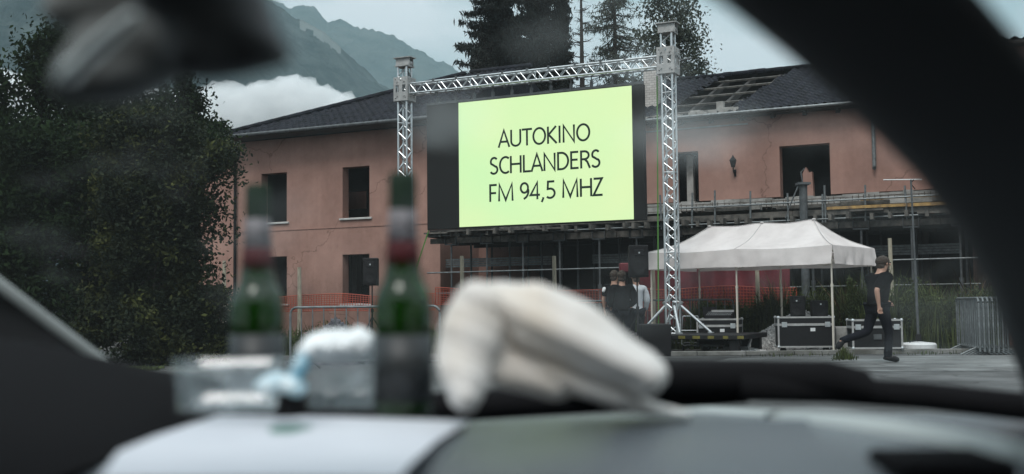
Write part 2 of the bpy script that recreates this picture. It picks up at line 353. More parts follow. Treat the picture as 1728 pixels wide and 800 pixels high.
def emis(name, c1, c2, s):
    m = bpy.data.materials.new(name); m.use_nodes = True; t = m.node_tree; b = t.nodes['Principled BSDF']
    b.inputs['Base Color'].default_value = (0.02, 0.02, 0.02, 1); b.inputs['Roughness'].default_value = 0.8
    tcn = N(t, 'ShaderNodeTexCoord'); n = N(t, 'ShaderNodeTexNoise'); n.inputs['Scale'].default_value = 0.35; n.inputs['Detail'].default_value = 2
    t.links.new(tcn.outputs['Object'], n.inputs['Vector']); r = N(t, 'ShaderNodeValToRGB')
    r.color_ramp.elements[0].position = 0.35; r.color_ramp.elements[1].position = 0.65
    r.color_ramp.elements[0].color = (*c1, 1); r.color_ramp.elements[1].color = (*c2, 1)
    t.links.new(n.outputs['Fac'], r.inputs[0]); t.links.new(r.outputs[0], b.inputs['Emission Color']); b.inputs['Emission Strength'].default_value = s
    return m
M['screen'] = emis('led_image', (0.66, 0.98, 0.50), (0.78, 0.98, 0.50), 0.575)

def brick(name, c1, c2, mortar, sc):
    m = mat(name, c1, 0.9); t = m.node_tree; b = t.nodes['Principled BSDF']; tcn = N(t, 'ShaderNodeTexCoord')
    k = N(t, 'ShaderNodeTexBrick'); k.inputs['Color1'].default_value = (*c1, 1); k.inputs['Color2'].default_value = (*c2, 1); k.inputs['Mortar'].default_value = (*mortar, 1); k.inputs['Scale'].default_value = sc
    q = N(t, 'ShaderNodeMapping'); q.inputs['Rotation'].default_value = (R(90), 0, 0); t.links.new(tcn.outputs['Object'], q.inputs[0]); t.links.new(q.outputs[0], k.inputs['Vector']); t.links.new(k.outputs[0], b.inputs['Base Color'])
    return m
M['brick_white'] = brick('pale_brick', (0.5, 0.47, 0.44), (0.38, 0.35, 0.32), (0.2, 0.19, 0.18), 3)

def clear_mat(name, base, veil_max, gl=0.06, scale=3.0, tint=(1, 1, 1), lo=0.45, hi=0.75, veil_col=(0.8, 0.85, 0.85)):
    m = bpy.data.materials.new(name); m.use_nodes = True; t = m.node_tree; t.nodes.remove(t.nodes['Principled BSDF'])
    tr = N(t, 'ShaderNodeBsdfTransparent'); tr.inputs[0].default_value = (*tint, 1)
    df = N(t, 'ShaderNodeBsdfTranslucent'); df.inputs[0].default_value = (*veil_col, 1)
    go = N(t, 'ShaderNodeBsdfGlossy'); go.inputs['Roughness'].default_value = 0.05
    tcn = N(t, 'ShaderNodeTexCoord'); n = N(t, 'ShaderNodeTexNoise'); n.inputs['Scale'].default_value = scale; n.inputs['Detail'].default_value = 3
    t.links.new(tcn.outputs['Object'], n.inputs['Vector'])
    r = N(t, 'ShaderNodeMapRange'); r.inputs['From Min'].default_value = lo; r.inputs['From Max'].default_value = hi; r.inputs['To Min'].default_value = base; r.inputs['To Max'].default_value = veil_max
    t.links.new(n.outputs['Fac'], r.inputs[0])
    m1 = N(t, 'ShaderNodeMixShader'); t.links.new(r.outputs[0], m1.inputs[0]); t.links.new(tr.outputs[0], m1.inputs[1]); t.links.new(df.outputs[0], m1.inputs[2])
    m2 = N(t, 'ShaderNodeMixShader'); m2.inputs[0].default_value = gl; t.links.new(m1.outputs[0], m2.inputs[1]); t.links.new(go.outputs[0], m2.inputs[2])
    t.links.new(m2.outputs[0], t.nodes['Material Output'].inputs[0]); return m
M['windscreen'] = clear_mat('windscreen', 0.008, 0.07, 0.008, 6.5, lo=0.52, hi=0.78)  # patchy smears that also paint pale reflections over the view
M['clear_plastic'] = clear_mat('clear_plastic', 0.2, 0.5, 0.12, 28, veil_col=(0.7, 0.78, 0.8))

# ------------------------------------------------------------------ ground
def grid(name, xs, ys, zf, m, **kw):
    b = MB(); nx, ny = len(xs), len(ys)
    b.v = [(x, y, zf(x, y)) for y in ys for x in xs]
    b.f = [(j * nx + i, j * nx + i + 1, (j + 1) * nx + i + 1, (j + 1) * nx + i) for j in range(ny - 1) for i in range(nx - 1)]
    return b.build(name, m, **kw)
gs = [-6500, -3000, -1000, -300, -100, -50, -30] + list(range(-20, 40, 4)) + [60, 120, 400, 1200, 4000, 6500]
tag(grid('ground', gs, [max(g, -600) if g > -1000 else g * 0 - 600 - 0.01 * abs(g) ** 0.5 for g in gs if g > -301] + [8000], lambda x, y: 0.0, M['dirt']), kind='structure')
# car park surface (in front of the site) and its paler concrete strip
def zoned(poly, z, name, m, th=0.0):
    b = MB()
    if th: b.prism([(x, y, z - th) for x, y in poly], (0, 0, th))
    else: b.add([(x, y, z) for x, y in poly], [tuple(range(len(poly)))])
    return tag(b.build(name, m), kind='structure')
zoned([(-40, -20), (40, -20), (40, 22.6), (12, 22.9), (3, 22.9), (-8, 22.9), (-14, 22.4), (-40, 22.4)], 0.004, 'car_park', M['asphalt'])
zoned([(2.4, 17.4), (18, 16.0), (18, 21.9), (4.2, 21.9)], 0.008, 'pavement', M['pavement'])
zoned([(-13, 18.0), (-5.2, 18.2), (-4.8, 21.0), (-13, 21.2)], 0.009, 'path', M['pavement'])
kb = MB()
x = -14.0
while x < 20:
    kb.bbox((x + 0.49, 22.97 + 0.01 * math.sin(x * 3), 0.05), 0.975, 0.14, 0.1 + 0.01 * math.sin(x * 5), b=0.012); x += 0.985
tag(kb.build('kerb', M['kerb']), kind='structure')

# ------------------------------------------------------------------ mountains, cloud, haze
def mountain(name, crest, dist, base_d, m, seed, label, amp=1.0):
    xs = np.linspace(max(crest[0][0], -260), min(crest[-1][0], 1500), 560); cx = [c[0] for c in crest]; cyy = [c[1] for c in crest]
    ysil = np.interp(xs, cx, cyy); b = MB(); rows = 70; nx = len(xs)
    for j in range(rows + 14):
        t = j / (rows - 1)
        for i, px in enumerate(xs):
            dd = base_d + (dist - base_d) * t
            p = P(px, float(ysil[i]), dist)
            hz = p.z
            prof = t ** 0.9 if t <= 1 else 1 - (t - 1) * 1.6
            q = P(px, 500, dd)
            n_ = noise.fractal(Vector((q.x * 0.0016 + seed, q.y * 0.0016, 0.3)), 0.9, 2.1, 7)
            rid = 1 - abs(noise.fractal(Vector((q.x * 0.0011 + seed * 2, q.y * 0.0006, 1.3)), 0.8, 2.2, 6)) * 1.3
            env = max(0.0, math.sin(math.pi * min(t, 1))) if t <= 1 else 0.3
            z = hz * prof + env * amp * (n_ * 110 + (rid - 0.6) * 170) + noise.fractal(Vector((q.x * 0.012, q.y * 0.012, seed)), 0.7, 2.2, 4) * 13 * (dist / 3600)
            b.v.append((q.x, q.y, max(z, -5)))
    R_ = rows + 14
    b.f = [(j * nx + i, j * nx + i + 1, (j + 1) * nx + i + 1, (j + 1) * nx + i) for j in range(R_ - 1) for i in range(nx - 1)]
    return tag(b.build(name, m, smooth=True), label, None, None, 'structure')
near = [(-900, -260), (-300, -260), (60, -220), (250, -120), (390, -28), (455, 2), (500, 32), (545, 55), (590, 95), (640, 140), (700, 175), (800, 235), (950, 330), (1200, 440)]
farr = [(200, -60), (380, -20), (440, -12), (468, 6), (490, 14), (505, 8), (518, 6), (530, 12), (552, 38), (566, 34), (576, 33), (600, 44), (640, 50), (682, 70), (730, 96), (765, 116), (850, 165), (1000, 230), (1200, 290), (1500, 330), (1900, 300), (2400, 240)]
for k_, sc_, di_ in (('mount_near', 0.02, 45), ('mount_far', 0.008, 80)):
    t = M[k_].node_tree; tcn = N(t, 'ShaderNodeTexCoord'); n_ = N(t, 'ShaderNodeTexNoise'); n_.inputs['Scale'].default_value = sc_; n_.inputs['Detail'].default_value = 12; n_.inputs['Roughness'].default_value = 0.65
    bp_ = N(t, 'ShaderNodeBump'); bp_.inputs['Distance'].default_value = di_; bp_.inputs['Strength'].default_value = 1
    t.links.new(tcn.outputs['Object'], n_.inputs['Vector']); t.links.new(n_.outputs['Fac'], bp_.inputs['Height']); t.links.new(bp_.outputs[0], t.nodes['Principled BSDF'].inputs['Normal'])
mn = mountain('mountain', near, 3600, 1500, M['mount_near'], 3.1, 'dark forested mountainside dropping behind the pink building roof')
mf = mountain('mountain', farr, 6200, 3900, M['mount_far'], 8.7, 'paler hazy mountain ridge with two summits behind the near slope')
# pale scree streak on the near slope: second material slot chosen by position
mn.data.materials.append(M['scree'])
for pl in mn.data.polygons:
    c = pl.center; u_ = (c.x / c.y) * F + 864; v_ = 517 - (c.z - 1) / c.y * F
    s_ = (v_ - 20) - (u_ - 500) * 0.75
    k = noise.noise(Vector((u_ * 0.05, v_ * 0.05, 0)))
    if 505 < u_ < 575 and -14 - 10 * k < s_ < 8 + 22 * k and k > -0.25: pl.material_index = 1

def cloud_mesh():
    b = MB(); cc = [(-600, 60), (0, 120), (250, 150), (330, 150), (380, 144), (440, 138), (490, 129), (520, 134), (560, 152), (600, 166), (640, 172), (700, 215), (800, 300)]
    rr = random.Random(4)
    for (x0, y0), (x1, y1) in zip(cc[:-1], cc[1:]):
        L = math.hypot(x1 - x0, y1 - y0)
        for k in range(max(2, int(L / 9))):
            t = rr.random(); px = x0 + (x1 - x0) * t; py = y0 + (y1 - y0) * t
            r = rr.uniform(6, 17); D = 1380 + rr.uniform(-25, 25); c = P(px, py + r * 0.7, D); q = r / F * D
            b.ball(c, q, 16, 11, (1.2, 1, 0.9))
    for k in range(420):
        px = rr.uniform(-100, 720); py = float(np.interp(px, [c[0] for c in cc], [c[1] for c in cc])) + rr.uniform(22, 150)
        r = rr.uniform(20, 34); D = 1395 + rr.uniform(-18, 22); b.ball(P(px, py, D), r / F * D, 12, 9, (1.3, 1, 1))
    o = b.build('cloud', M['cloud'], smooth=True)
    r = o.modifiers.new('r', 'REMESH'); r.mode = 'VOXEL'; r.voxel_size = 5.0; r.use_smooth_shade = True
    sm = o.modifiers.new('s', 'SMOOTH'); sm.iterations = 14; sm.factor = 0.6
    dg = bpy.context.evaluated_depsgraph_get(); dg.update(); e = bpy.data.meshes.new_from_object(o.evaluated_get(dg)); o.modifiers.clear(); e.materials.clear(); e.materials.append(M['cloud']); o.data = e
    for v in e.vertices:
        p = v.co.copy(); f_ = 0; am = 4.2; fr = 0.04
        d = Vector((0, 0, 0))
        for k in range(5): d += (Vector(noise.noise_vector(p * fr)) + v.normal * (0.5 - abs(noise.noise(p * fr * 1.3)) * 2)) * am; am *= 0.62; fr *= 2.0
        v.co = p + d
    e.polygons.foreach_set('use_smooth', [True] * len(e.polygons))
    cm_ = bpy.data.materials.new('cloud_vapour'); cm_.use_nodes = True; t = cm_.node_tree; t.nodes.remove(t.nodes['Principled BSDF'])
    v_ = N(t, 'ShaderNodeVolumePrincipled'); v_.inputs['Color'].default_value = (1, 1, 1, 1); v_.inputs['Density'].default_value = 0.06; v_.inputs['Anisotropy'].default_value = 0.2
    t.links.new(v_.outputs[0], t.nodes['Material Output'].inputs['Volume']); o.data.materials.clear(); o.data.materials.append(cm_)
    return tag(o, kind='structure')
cloud_mesh()
hz = MB(); hz.box((0, 3800, 1050), 16000, 9000, 2104)
hm = bpy.data.materials.new('haze_air'); hm.use_nodes = True; ht = hm.node_tree; ht.nodes.remove(ht.nodes['Principled BSDF'])
pv = N(ht, 'ShaderNodeVolumePrincipled'); pv.inputs['Color'].default_value = (0.60, 0.80, 0.85, 1); pv.inputs['Density'].default_value = 0.00010; pv.inputs['Anisotropy'].default_value = 0.0
ht.links.new(pv.outputs[0], ht.nodes['Material Output'].inputs['Volume'])
ho = tag(hz.build('haze', hm), kind='stuff')

# ------------------------------------------------------------------ pink building, left wing
def tile_roof(name, parent, O, u, up_, nrm, U, V, inside, m=None, du=0.27, dv=0.36):
    b = MB(); nu = int(U / du * 5); nv = int(V / dv * 3); idx = {}
    def vid(i, j):
        if (i, j) not in idx:
            a = i * U / nu; c = j * V / nv
            h = 0.035 * math.sin(2 * math.pi * a / du) + 0.05 * (1 - (c / dv) % 1.0) + 0.012 * noise.noise(Vector((a * 0.6, c * 0.6, 0)))
            p = O + u * a + up_ * c + nrm * h; idx[(i, j)] = len(b.v); b.v.append(tuple(p))
        return idx[(i, j)]
    for i in range(nu):
        for j in range(nv):
            if inside((i + .5) * U / nu, (j + .5) * V / nv): b.f.append((vid(i, j), vid(i + 1, j), vid(i + 1, j + 1), vid(i, j + 1)))
    return b.build(name, m or M['tile'], parent, smooth=False)

t_left = UZ(330, 400, 0)[0]; t_right = UZ(742, 300, 0)[0]
EZ = 7.25
B1 = thing('building', 'two storey pink stucco wing with tiled hip roof, left of the screen', 'building', W((t_left + t_right) / 2, 0, 0), 'pink buildings')
LB = t_right - t_left
hol = []
def hole_px(x0, y0, x1, y1, off, t0):
    a, _ = UZ(x0, (y0 + y1) / 2, off); b_, _ = UZ(x1, (y0 + y1) / 2, off); xm = (x0 + x1) / 2
    return (a - t0, b_ - t0, UZ(xm, y1, off)[1], UZ(xm, y0, off)[1])
for r_ in ((441, 292, 484, 375), (578, 281, 623.5, 367), (441, 433, 484, 512), (578, 429, 623.5, 512)): hol.append(hole_px(*r_, 0, t_left))
mb = MB(); mb.panel(W(t_left, 0, 0), WU, Z, WN, LB, EZ, 0.38, hol)
# side and rear walls; the rear wall has an opening that shows daylight through the first-floor window
DP = 12.0
mb.panel(W(t_left, -0.38, 0), -WN, Z, -WU, DP - 0.38, EZ, 0.3, [])
mb.panel(W(t_right, -0.38, 0), -WN, Z, WU, DP - 0.38, EZ, 0.3, [])
ra = onplane(585, 350, -DP); rb = onplane(612, 327, -DP)
ta = (ra - WO).dot(WU) - t_left; tb = (rb - WO).dot(WU) - t_left
mb.panel(W(t_left, -DP, 0), WU, Z, WN, LB, EZ, 0.3, [(ta, tb, ra.z, rb.z)])
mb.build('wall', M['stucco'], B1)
fl = MB(); fl.box(W((t_left + t_right) / 2, -DP / 2 - 0.1, 3.62), LB - 0.8, DP - 1.2, 0.25, (WU, WN, Z)); fl.box(W((t_left + t_right) / 2, -DP / 2 - 0.1, 7.0), LB - 0.8, DP - 1.2, 0.2, (WU, WN, Z))
fl.box(W((t_left + t_right) / 2 + 1.2, -5, 1.9), 0.2, 8, 3.2, (WU, WN, Z))
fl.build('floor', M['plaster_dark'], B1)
qa = onplane(581, 354, -1.3); qb = onplane(618, 322, -1.3)
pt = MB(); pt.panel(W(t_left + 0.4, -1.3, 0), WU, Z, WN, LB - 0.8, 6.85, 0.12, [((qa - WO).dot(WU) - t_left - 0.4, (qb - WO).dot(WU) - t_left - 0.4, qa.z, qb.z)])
pt.build('interior_wall_or_shade', M['room_dark'], B1)  # near-black partition added so the window openings read dark
for h in hol:
    cx_ = t_left + (h[0] + h[1]) / 2; wd = h[1] - h[0]; ht_ = h[3] - h[2]
    q = MB(); q.bbox(W(cx_, -0.14, h[2] - 0.045), wd + 0.22, 0.42, 0.07, (WU, WN, Z), 0.01); q.build('window_sill', M['sill'], B1)
# roof: hip rising from the left front corner
OV = 0.85; tn = math.tan(R(23)); RUN = 6.8
c0 = W(t_left + 0.35, OV, EZ - 0.05)
t_e = UZ(372, 228, OV)[0]
c0 = W(t_e, OV, UZ(372, 231, OV)[1]); EZr = c0.z
print('eave z', EZr, 'len', LB)
slope_up = (-WN + Z * tn).normalized(); sn = WU.cross(slope_up).normalized()
if sn.z < 0: sn = -sn
cosr = math.cos(R(23)); UL = t_right + 0.4 - t_e
rf = tile_roof('roof', B1, c0, WU, slope_up, sn, UL, RUN / cosr, lambda a, c: a > c * cosr)
side_up = (WU + Z * tn).normalized(); s2n = (-WN).cross(side_up); s2n = s2n if s2n.z > 0 else -s2n
tile_roof('roof', B1, c0, -WN, side_up, s2n, RUN * 2, RUN / cosr, lambda a, c: c * cosr < a < RUN * 2 - c * cosr)
bk = MB()   # rear slope and right closing face
p0 = c0 - WN * (2 * RUN); p1 = c0 + WU * UL - WN * (2 * RUN); r0 = c0 + WU * RUN - WN * RUN + Z * (RUN * tn); r1 = c0 + WU * UL - WN * RUN + Z * (RUN * tn)
bk.add([p0, p1, r1, r0], [(0, 1, 2, 3)]); bk.add([c0 + WU * UL, p1, r1], [(0, 1, 2)]); bk.build('roof_back', M['tile'], B1)
sf = MB(); sf.box(c0 + WU * (UL / 2) - WN * (OV / 2 + 0.02) - Z * 0.06, UL - 0.02, OV + 0.02, 0.05, (WU, WN, Z)); sf.box(c0 + WU * (OV / 2) - WN * RUN - Z * 0.06, OV, 2 * RUN - 2 * OV, 0.05, (WU, WN, Z))
for k in range(0): sf.box(c0 + WU * (0.3 + k * 0.7) - WN * (OV / 2 + 0.05) - Z * 0.14, 0.1, OV - 0.1, 0.12, (WU, WN, Z))
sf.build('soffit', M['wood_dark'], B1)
gt = MB(); gt.tube(c0 + WN * 0.07 - Z * 0.02, c0 + WN * 0.07 + WU * UL - Z * 0.02, 0.06, 10); gt.build('gutter', M['steel_grey'], B1)
rd = MB()
k = 0.0
while k < RUN - 0.2:
    a = c0 + (WU - WN + Z * tn) * k; b_ = c0 + (WU - WN + Z * tn) * (k + 0.36); rd.tube(a + Z * 0.08, b_ + Z * 0.11, 0.10, 8, 0.08); k += 0.33
k = 0.0
while k < UL - RUN: rd.tube(r0 + WU * k + Z * 0.06, r0 + WU * (k + 0.36) + Z * 0.09, 0.11, 8, 0.09); k += 0.33
rd.build('ridge_tile', M['tile'], B1)
tp = UZ(397, 400, 0.1)[0]; dp = MB(); dp.path([c0 + WU * (tp - t_e) - Z * 0.05, W(tp, 0.45, EZr - 0.3), W(tp, 0.12, EZr - 0.75), W(tp, 0.12, 3), W(tp, 0.12, 0.1)], 0.055); dp.build('downpipe', M['black_plastic'], B1)
cc_ = MB(); cc_.box(W((t_left + t_right) / 2, 0.012, 3.9), LB, 0.02, 0.025, (WU, WN, Z)); cc_.build('storey_seam', M['stucco'], B1)

# ------------------------------------------------------------------ pink building, right wing (roof partly stripped)
OFR = -2.4
t0r = UZ(1088, 300, OFR)[0]; t1r = UZ(1760, 300, OFR)[0]; t0s = t_right - 0.0
B2 = thing('building', 'pink stucco wing with half stripped tile roof and gutted ground floor, right of the screen', 'building', W((t0r + t1r) / 2, OFR, 0), 'pink buildings')
zb = UZ(1300, 333, OFR)[1]; ze = 7.15
hr = []
for r_ in ((1140, 256, 1179, 343), (1316, 244, 1401, 331)):
    h = hole_px(*r_, OFR, t0r); hr.append((h[0], h[1], h[2] - zb, h[3] - zb))
mb = MB(); L2 = t1r - t0s
hr2 = [(h[0] + t0r - t0s, h[1] + t0r - t0s, max(0.0, h[2]), h[3]) for h in hr]
mb.panel(W(t0s, OFR, zb), WU, Z, WN, L2, ze - zb, 0.4, hr2)
mb.panel(W(t0s, OFR - 0.4, 0), -WN, Z, -WU, 11, ze, 0.3, []); mb.panel(W(t1r, OFR - 0.4, 0), -WN, Z, WU, 11, ze, 0.3, [])
mb.panel(W(t0s, OFR - 11, 0), WU, Z, WN, L2, ze, 0.3, [])
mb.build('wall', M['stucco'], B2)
mb = MB(); mb.panel(W(t0s + 0.3, OFR - 1.9, zb), WU, Z, WN, L2 - 0.6, 6.85 - zb, 0.12, []); mb.build('interior_wall_or_shade', M['room_dark'], B2)  # added near-black sheet that darkens the upper openings
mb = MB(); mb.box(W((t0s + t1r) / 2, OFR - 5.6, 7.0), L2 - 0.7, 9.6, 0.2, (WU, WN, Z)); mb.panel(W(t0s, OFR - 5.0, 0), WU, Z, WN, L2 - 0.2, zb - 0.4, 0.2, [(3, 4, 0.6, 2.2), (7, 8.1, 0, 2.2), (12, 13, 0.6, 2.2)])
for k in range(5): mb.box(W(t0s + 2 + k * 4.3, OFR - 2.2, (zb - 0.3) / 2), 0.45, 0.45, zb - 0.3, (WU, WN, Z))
mb.build('interior_wall_or_shade', M['plaster_dark'], B2)
# rough slab edge under the wall
mb = MB(); xx = t0s
while xx < t1r:
    ww = random.uniform(0.25, 0.7); jj = random.uniform(-0.06, 0.06)
    mb.box(W(xx + ww / 2, OFR - 2.4 + jj, zb - 0.17 - random.uniform(0, 0.05)), ww, 5.2, 0.30 + random.uniform(-0.05, 0.05), (WU, WN, Z)); xx += ww
mb.build('floor_slab', M['concrete'], B2)
cm = MB(); a_ = UZ(1166, 300, OFR - 0.6)[0]; cm.box(W(a_, OFR - 0.6, (zb + 6.0) / 2), 0.22, 0.22, 6.0 - zb, (WU, WN, Z)); cm.build('column', M['concrete'], B2)
# broken pier left standing in the wide opening
a_ = UZ(1362, 300, OFR - 0.2)[0]
cm = MB(); cm.prism([W(a_ - 0.22, OFR - 0.1, zb - 0.02), W(a_ + 0.2, OFR - 0.1, zb - 0.02), W(a_ + 0.17, OFR - 0.1, zb + 0.75), W(a_ + 0.06, OFR - 0.1, zb + 0.72), W(a_ - 0.02, OFR - 0.1, zb + 0.9), W(a_ - 0.12, OFR - 0.1, zb + 0.7), W(a_ - 0.1, OFR - 0.1, zb + 0.4)], -WN * 0.25); cm.build('broken_pier', M['stucco'], B2)
cm = MB(); a1 = UZ(1087, 214, OFR + 0.02)[0]; a2 = UZ(1262, 214, OFR + 0.02)[0]; zl = UZ(1200, 214, OFR)[1]
cm.box(W((a1 + a2) / 2, OFR + 0.02, zl), a2 - a1, 0.06, 0.05, (WU, WN, Z)); cm.build('ledge', M['concrete'], B2)
# roof
O2 = OFR + 0.45; er = UZ(1300, 184, O2)[1]; te0 = t0s; e0 = W(te0, O2, er)
RR = 6.2; rz = UZ(1300, 121, O2 - RR)[1]; tn2 = (rz - er) / RR; print('right roof', er, rz, math.degrees(math.atan(tn2)))
su = (-WN + Z * tn2).normalized(); sn2 = WU.cross(su); sn2 = sn2 if sn2.z > 0 else -sn2; Vv = RR / math.cos(math.atan(tn2))
def slope_uv(x, y):
    d = ray(x, y); p = EYE + d * ((e0 - EYE).dot(sn2) / d.dot(sn2)); return (p - e0).dot(WU), (p - e0).dot(su)
A = slope_uv(1214, 133); Bp = slope_uv(1140, 180); C_ = slope_uv(1332, 122); D_ = slope_uv(1226, 188)
lin = lambda p, q, c: p[0] + (q[0] - p[0]) * (c - p[1]) / (q[1] - p[1])
def inside_r(a, c):
    lo = lin(Bp, A, c) + 0.12 * math.sin(c * 9); hi = lin(D_, C_, c) + 0.06 * math.sin(c * 17)
    return not (lo < a < hi and c > -1)
tile_roof('roof', B2, e0, WU, su, sn2, t1r + 0.5 - te0, Vv, inside_r)
mb = MB(); mb.add([e0 - WN * 2 * RR, e0 - WN * 2 * RR + WU * (t1r + .5 - te0), e0 - WN * RR + WU * (t1r + .5 - te0) + Z * (rz - er), e0 - WN * RR + Z * (rz - er)], [(0, 1, 2, 3)])
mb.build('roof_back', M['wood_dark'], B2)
bt = MB(); ul = t1r + 0.5 - te0
for c in (0.12, 0.3, 0.5, 0.7, 0.88):
    lo = lin(Bp, A, c * Vv) - 0.3; hi = lin(D_, C_, c * Vv) + 0.3; m0 = e0 + su * (c * Vv) + WU * ((lo + hi) / 2) - sn2 * 0.06
    bt.box(m0, hi - lo, 0.09, 0.06, (WU, su, sn2))
bt.build('batten', M['wood_grey'], B2)
bt = MB()
for k in range(9):
    a = Bp[0] - 0.4 + k * 1.0; bt.box(e0 + WU * a + su * (Vv / 2) - sn2 * 0.22, 0.12, Vv - 0.2, 0.2, (WU, su, sn2))
bt.build('rafter', M['wood_dark'], B2)
bt = MB()
for k in range(26):
    a = random.uniform(Bp[0] - 1.5, D_[0] + 0.3); s_ = random.uniform(0.05, 0.16); MB().box(e0 + WU * a + su * random.uniform(0.05, 0.35) + sn2 * 0.02, s_ * 2, s_, s_, (WU, WN, Z)).build('roof_rubble', M['concrete'], B2)
bt.box(e0 + WU * (slope_uv(1224, 180)[0]) + su * 0.35 + Z * 0.15, 0.22, 0.2, 0.3, (WU, WN, Z))
bt.build('roof_rubble', M['concrete'], B2)
rd = MB(); k = 0.0
while k < ul:
    rr_ = random.uniform(0.07, 0.12); rd.tube(e0 - WN * RR + Z * (rz - er + 0.05) + WU * k, e0 - WN * RR + Z * (rz - er + 0.07) + WU * (k + 0.3), rr_, 8, rr_ * 0.8); k += 0.32
rd.build('ridge_tile', M['tile'], B2)
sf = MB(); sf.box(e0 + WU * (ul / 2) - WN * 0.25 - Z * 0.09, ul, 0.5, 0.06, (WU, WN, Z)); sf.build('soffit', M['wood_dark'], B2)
gt = MB(); gt.tube(e0 + WN * 0.07 - Z * 0.03, e0 + WN * 0.07 + WU * ul - Z * 0.03, 0.05, 8); gt.build('gutter', M['galv'], B2)
cu, cv = slope_uv(1101, 178); cb = e0 + WU * cu + su * cv
ch = MB(); ch.box(cb + Z * 0.55, 0.46, 0.46, 1.9, (WU, WN, Z)); cho = ch.build('chimney', M['brick_white'], B2)
ch = MB(); ch.box(cb + Z * 1.55, 0.58, 0.58, 0.1, (WU, WN, Z)); ch.build('chimney_cap', M['concrete'], cho)
dpx = UZ(1475, 260, OFR + 0.12)[0]; dz0 = UZ(1475, 285, OFR)[1]
dp = MB(); dp.path([W(dpx, OFR + 0.12, er - 0.1), W(dpx, OFR + 0.12, dz0 + 0.05), W(dpx, OFR + 0.2, dz0)], 0.06); dp.build('downpipe', M['galv'], B2)
# wall lantern
lt, lz = UZ(1237, 276, OFR + 0.25); LNo = W(lt, OFR, lz)
LN = thing('wall_lantern', 'black iron lantern on a scrolled bracket on the pink wall', 'lamp', LNo)
q = MB(); q.lathe([(0.06, -0.12), (0.11, 0.1), (0.125, 0.1), (0.03, 0.22), (0.012, 0.27)], LNo + WN * 0.25, 6); q.build('lamp_shade', M['black_plastic'], LN)
q = MB(); q.path([LNo + Z * (-0.28), LNo + WN * 0.1 + Z * (-0.32), LNo + WN * 0.24 + Z * (-0.25), LNo + WN * 0.25 + Z * (-0.12)], 0.018); q.box(LNo - Z * 0.28 + WN * 0.02, 0.07, 0.03, 0.22, (WU, WN, Z)); q.build('bracket', M['black_plastic'], LN)

# nearer block seen past the pillar at the far right
B3 = thing('building', 'pink block with dark tiled roof edge seen through the side window, far right', 'building', G(1800, 27), 'pink buildings')
pa = P(1685, 68, 27); pb = P(2200, 68, 25.2)
uu = Vector((pb.x - pa.x, pb.y - pa.y, 0)).normalized(); nn = Vector((uu.y, -uu.x, 0)); Lw = 9.0
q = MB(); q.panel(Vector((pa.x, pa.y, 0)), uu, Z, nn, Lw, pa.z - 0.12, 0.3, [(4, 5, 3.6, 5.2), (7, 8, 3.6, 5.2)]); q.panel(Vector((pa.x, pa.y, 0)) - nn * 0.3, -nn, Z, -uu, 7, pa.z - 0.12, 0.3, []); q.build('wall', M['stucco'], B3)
bs = Vector((pa.x, pa.y, pa.z - 0.1)) + nn * 0.4 - uu * 0.3
s3 = (-nn + Z * 0.10).normalized(); n3 = uu.cross(s3); n3 = n3 if n3.z > 0 else -n3
tile_roof('roof', B3, bs, uu, s3, n3, Lw + 0.6, 4.5, lambda a, c: True)
q = MB(); q.box(bs + uu * (Lw / 2) - nn * 0.2 - Z * 0.05, Lw + .6, 0.5, 0.08, (uu, nn, Z)); q.build('soffit', M['wood_dark'], B3)

# ------------------------------------------------------------------ formwork deck on steel props
OD = 1.6
D1 = thing('formwork_deck', 'shored formwork deck of timber planks and steel props in front of gutted ground floor', 'scaffold', W(UZ(1150, 500, OD)[0], OD, 0))
tl = UZ(722, 400, OD)[0]; tr = UZ(1650, 380, OD)[0]; DB = 3.05
px_props = [706 + 0, 762, 822, 883, 945, 1012, 1075, 1140, 1209, 1283, 1372, 1455, 1540, 1622]
for i, xp in enumerate(px_props[1:]):
    t_ = UZ(xp, 450, OD - 0.15)[0]; q = MB(); base = W(t_, OD - 0.15, 0)
    q.tube(base, base + Z * 1.6, 0.045, 10); q.tube(base + Z * 1.6, base + Z * (DB - 0.02), 0.033, 10); q.tube(base + Z * 1.56, base + Z * 1.68, 0.062, 10); q.box(base + Z * 0.01, 0.2, 0.2, 0.02, (WU, WN, Z))
    pr = q.build('prop', M['steel_grey'], D1)
    q = MB(); b0 = base + Z * DB; q.box(b0, 0.42, 0.16, 0.03, (WU, WN, Z)); q.box(b0 + WU * 0.2 + Z * 0.12, 0.02, 0.16, 0.24, (WU, WN, Z)); q.box(b0 - WU * 0.2 + Z * 0.12, 0.02, 0.16, 0.24, (WU, WN, Z)); q.build('fork_head', M['steel_grey'], pr)
for row in (1.6, 3.2):
    for xp in px_props[1::1]:
        t_ = UZ(xp, 450, OD - 0.15)[0] + random.uniform(-0.1, 0.1); base = W(t_, OD - row, 0)
        q = MB(); q.tube(base, base + Z * (DB + 0.1), 0.035, 8); q.build('prop', M['steel_grey'], D1)
def strip(name, mname, z, off, hgt, dep, seg=(1.5, 3.5), jz=0.03, gap=0.15, t0=tl, t1=tr):
    t = t0
    while t < t1:
        L = random.uniform(*seg); L = min(L, t1 - t)
        if random.random() > gap: MB().box(W(t + L / 2, off + random.uniform(-0.06, 0.06), z + random.uniform(-jz, jz)), L - 0.02, dep, hgt * random.uniform(0.8, 1.1), (WU, WN, Z)).build(name, M[mname], D1)
        t += L
strip('main_beam', 'wood_grey', DB + 0.13, OD - 0.15, 0.18, 0.09, (2.5, 4), 0.005, 0)
strip('main_beam', 'wood_dark', DB + 0.13, OD - 1.6, 0.2, 0.09, (2.5, 4), 0.005, 0)
strip('main_beam', 'wood_dark', DB + 0.13, OD - 3.2, 0.2, 0.09, (2.5, 4), 0.005, 0)
t = tl + 0.1
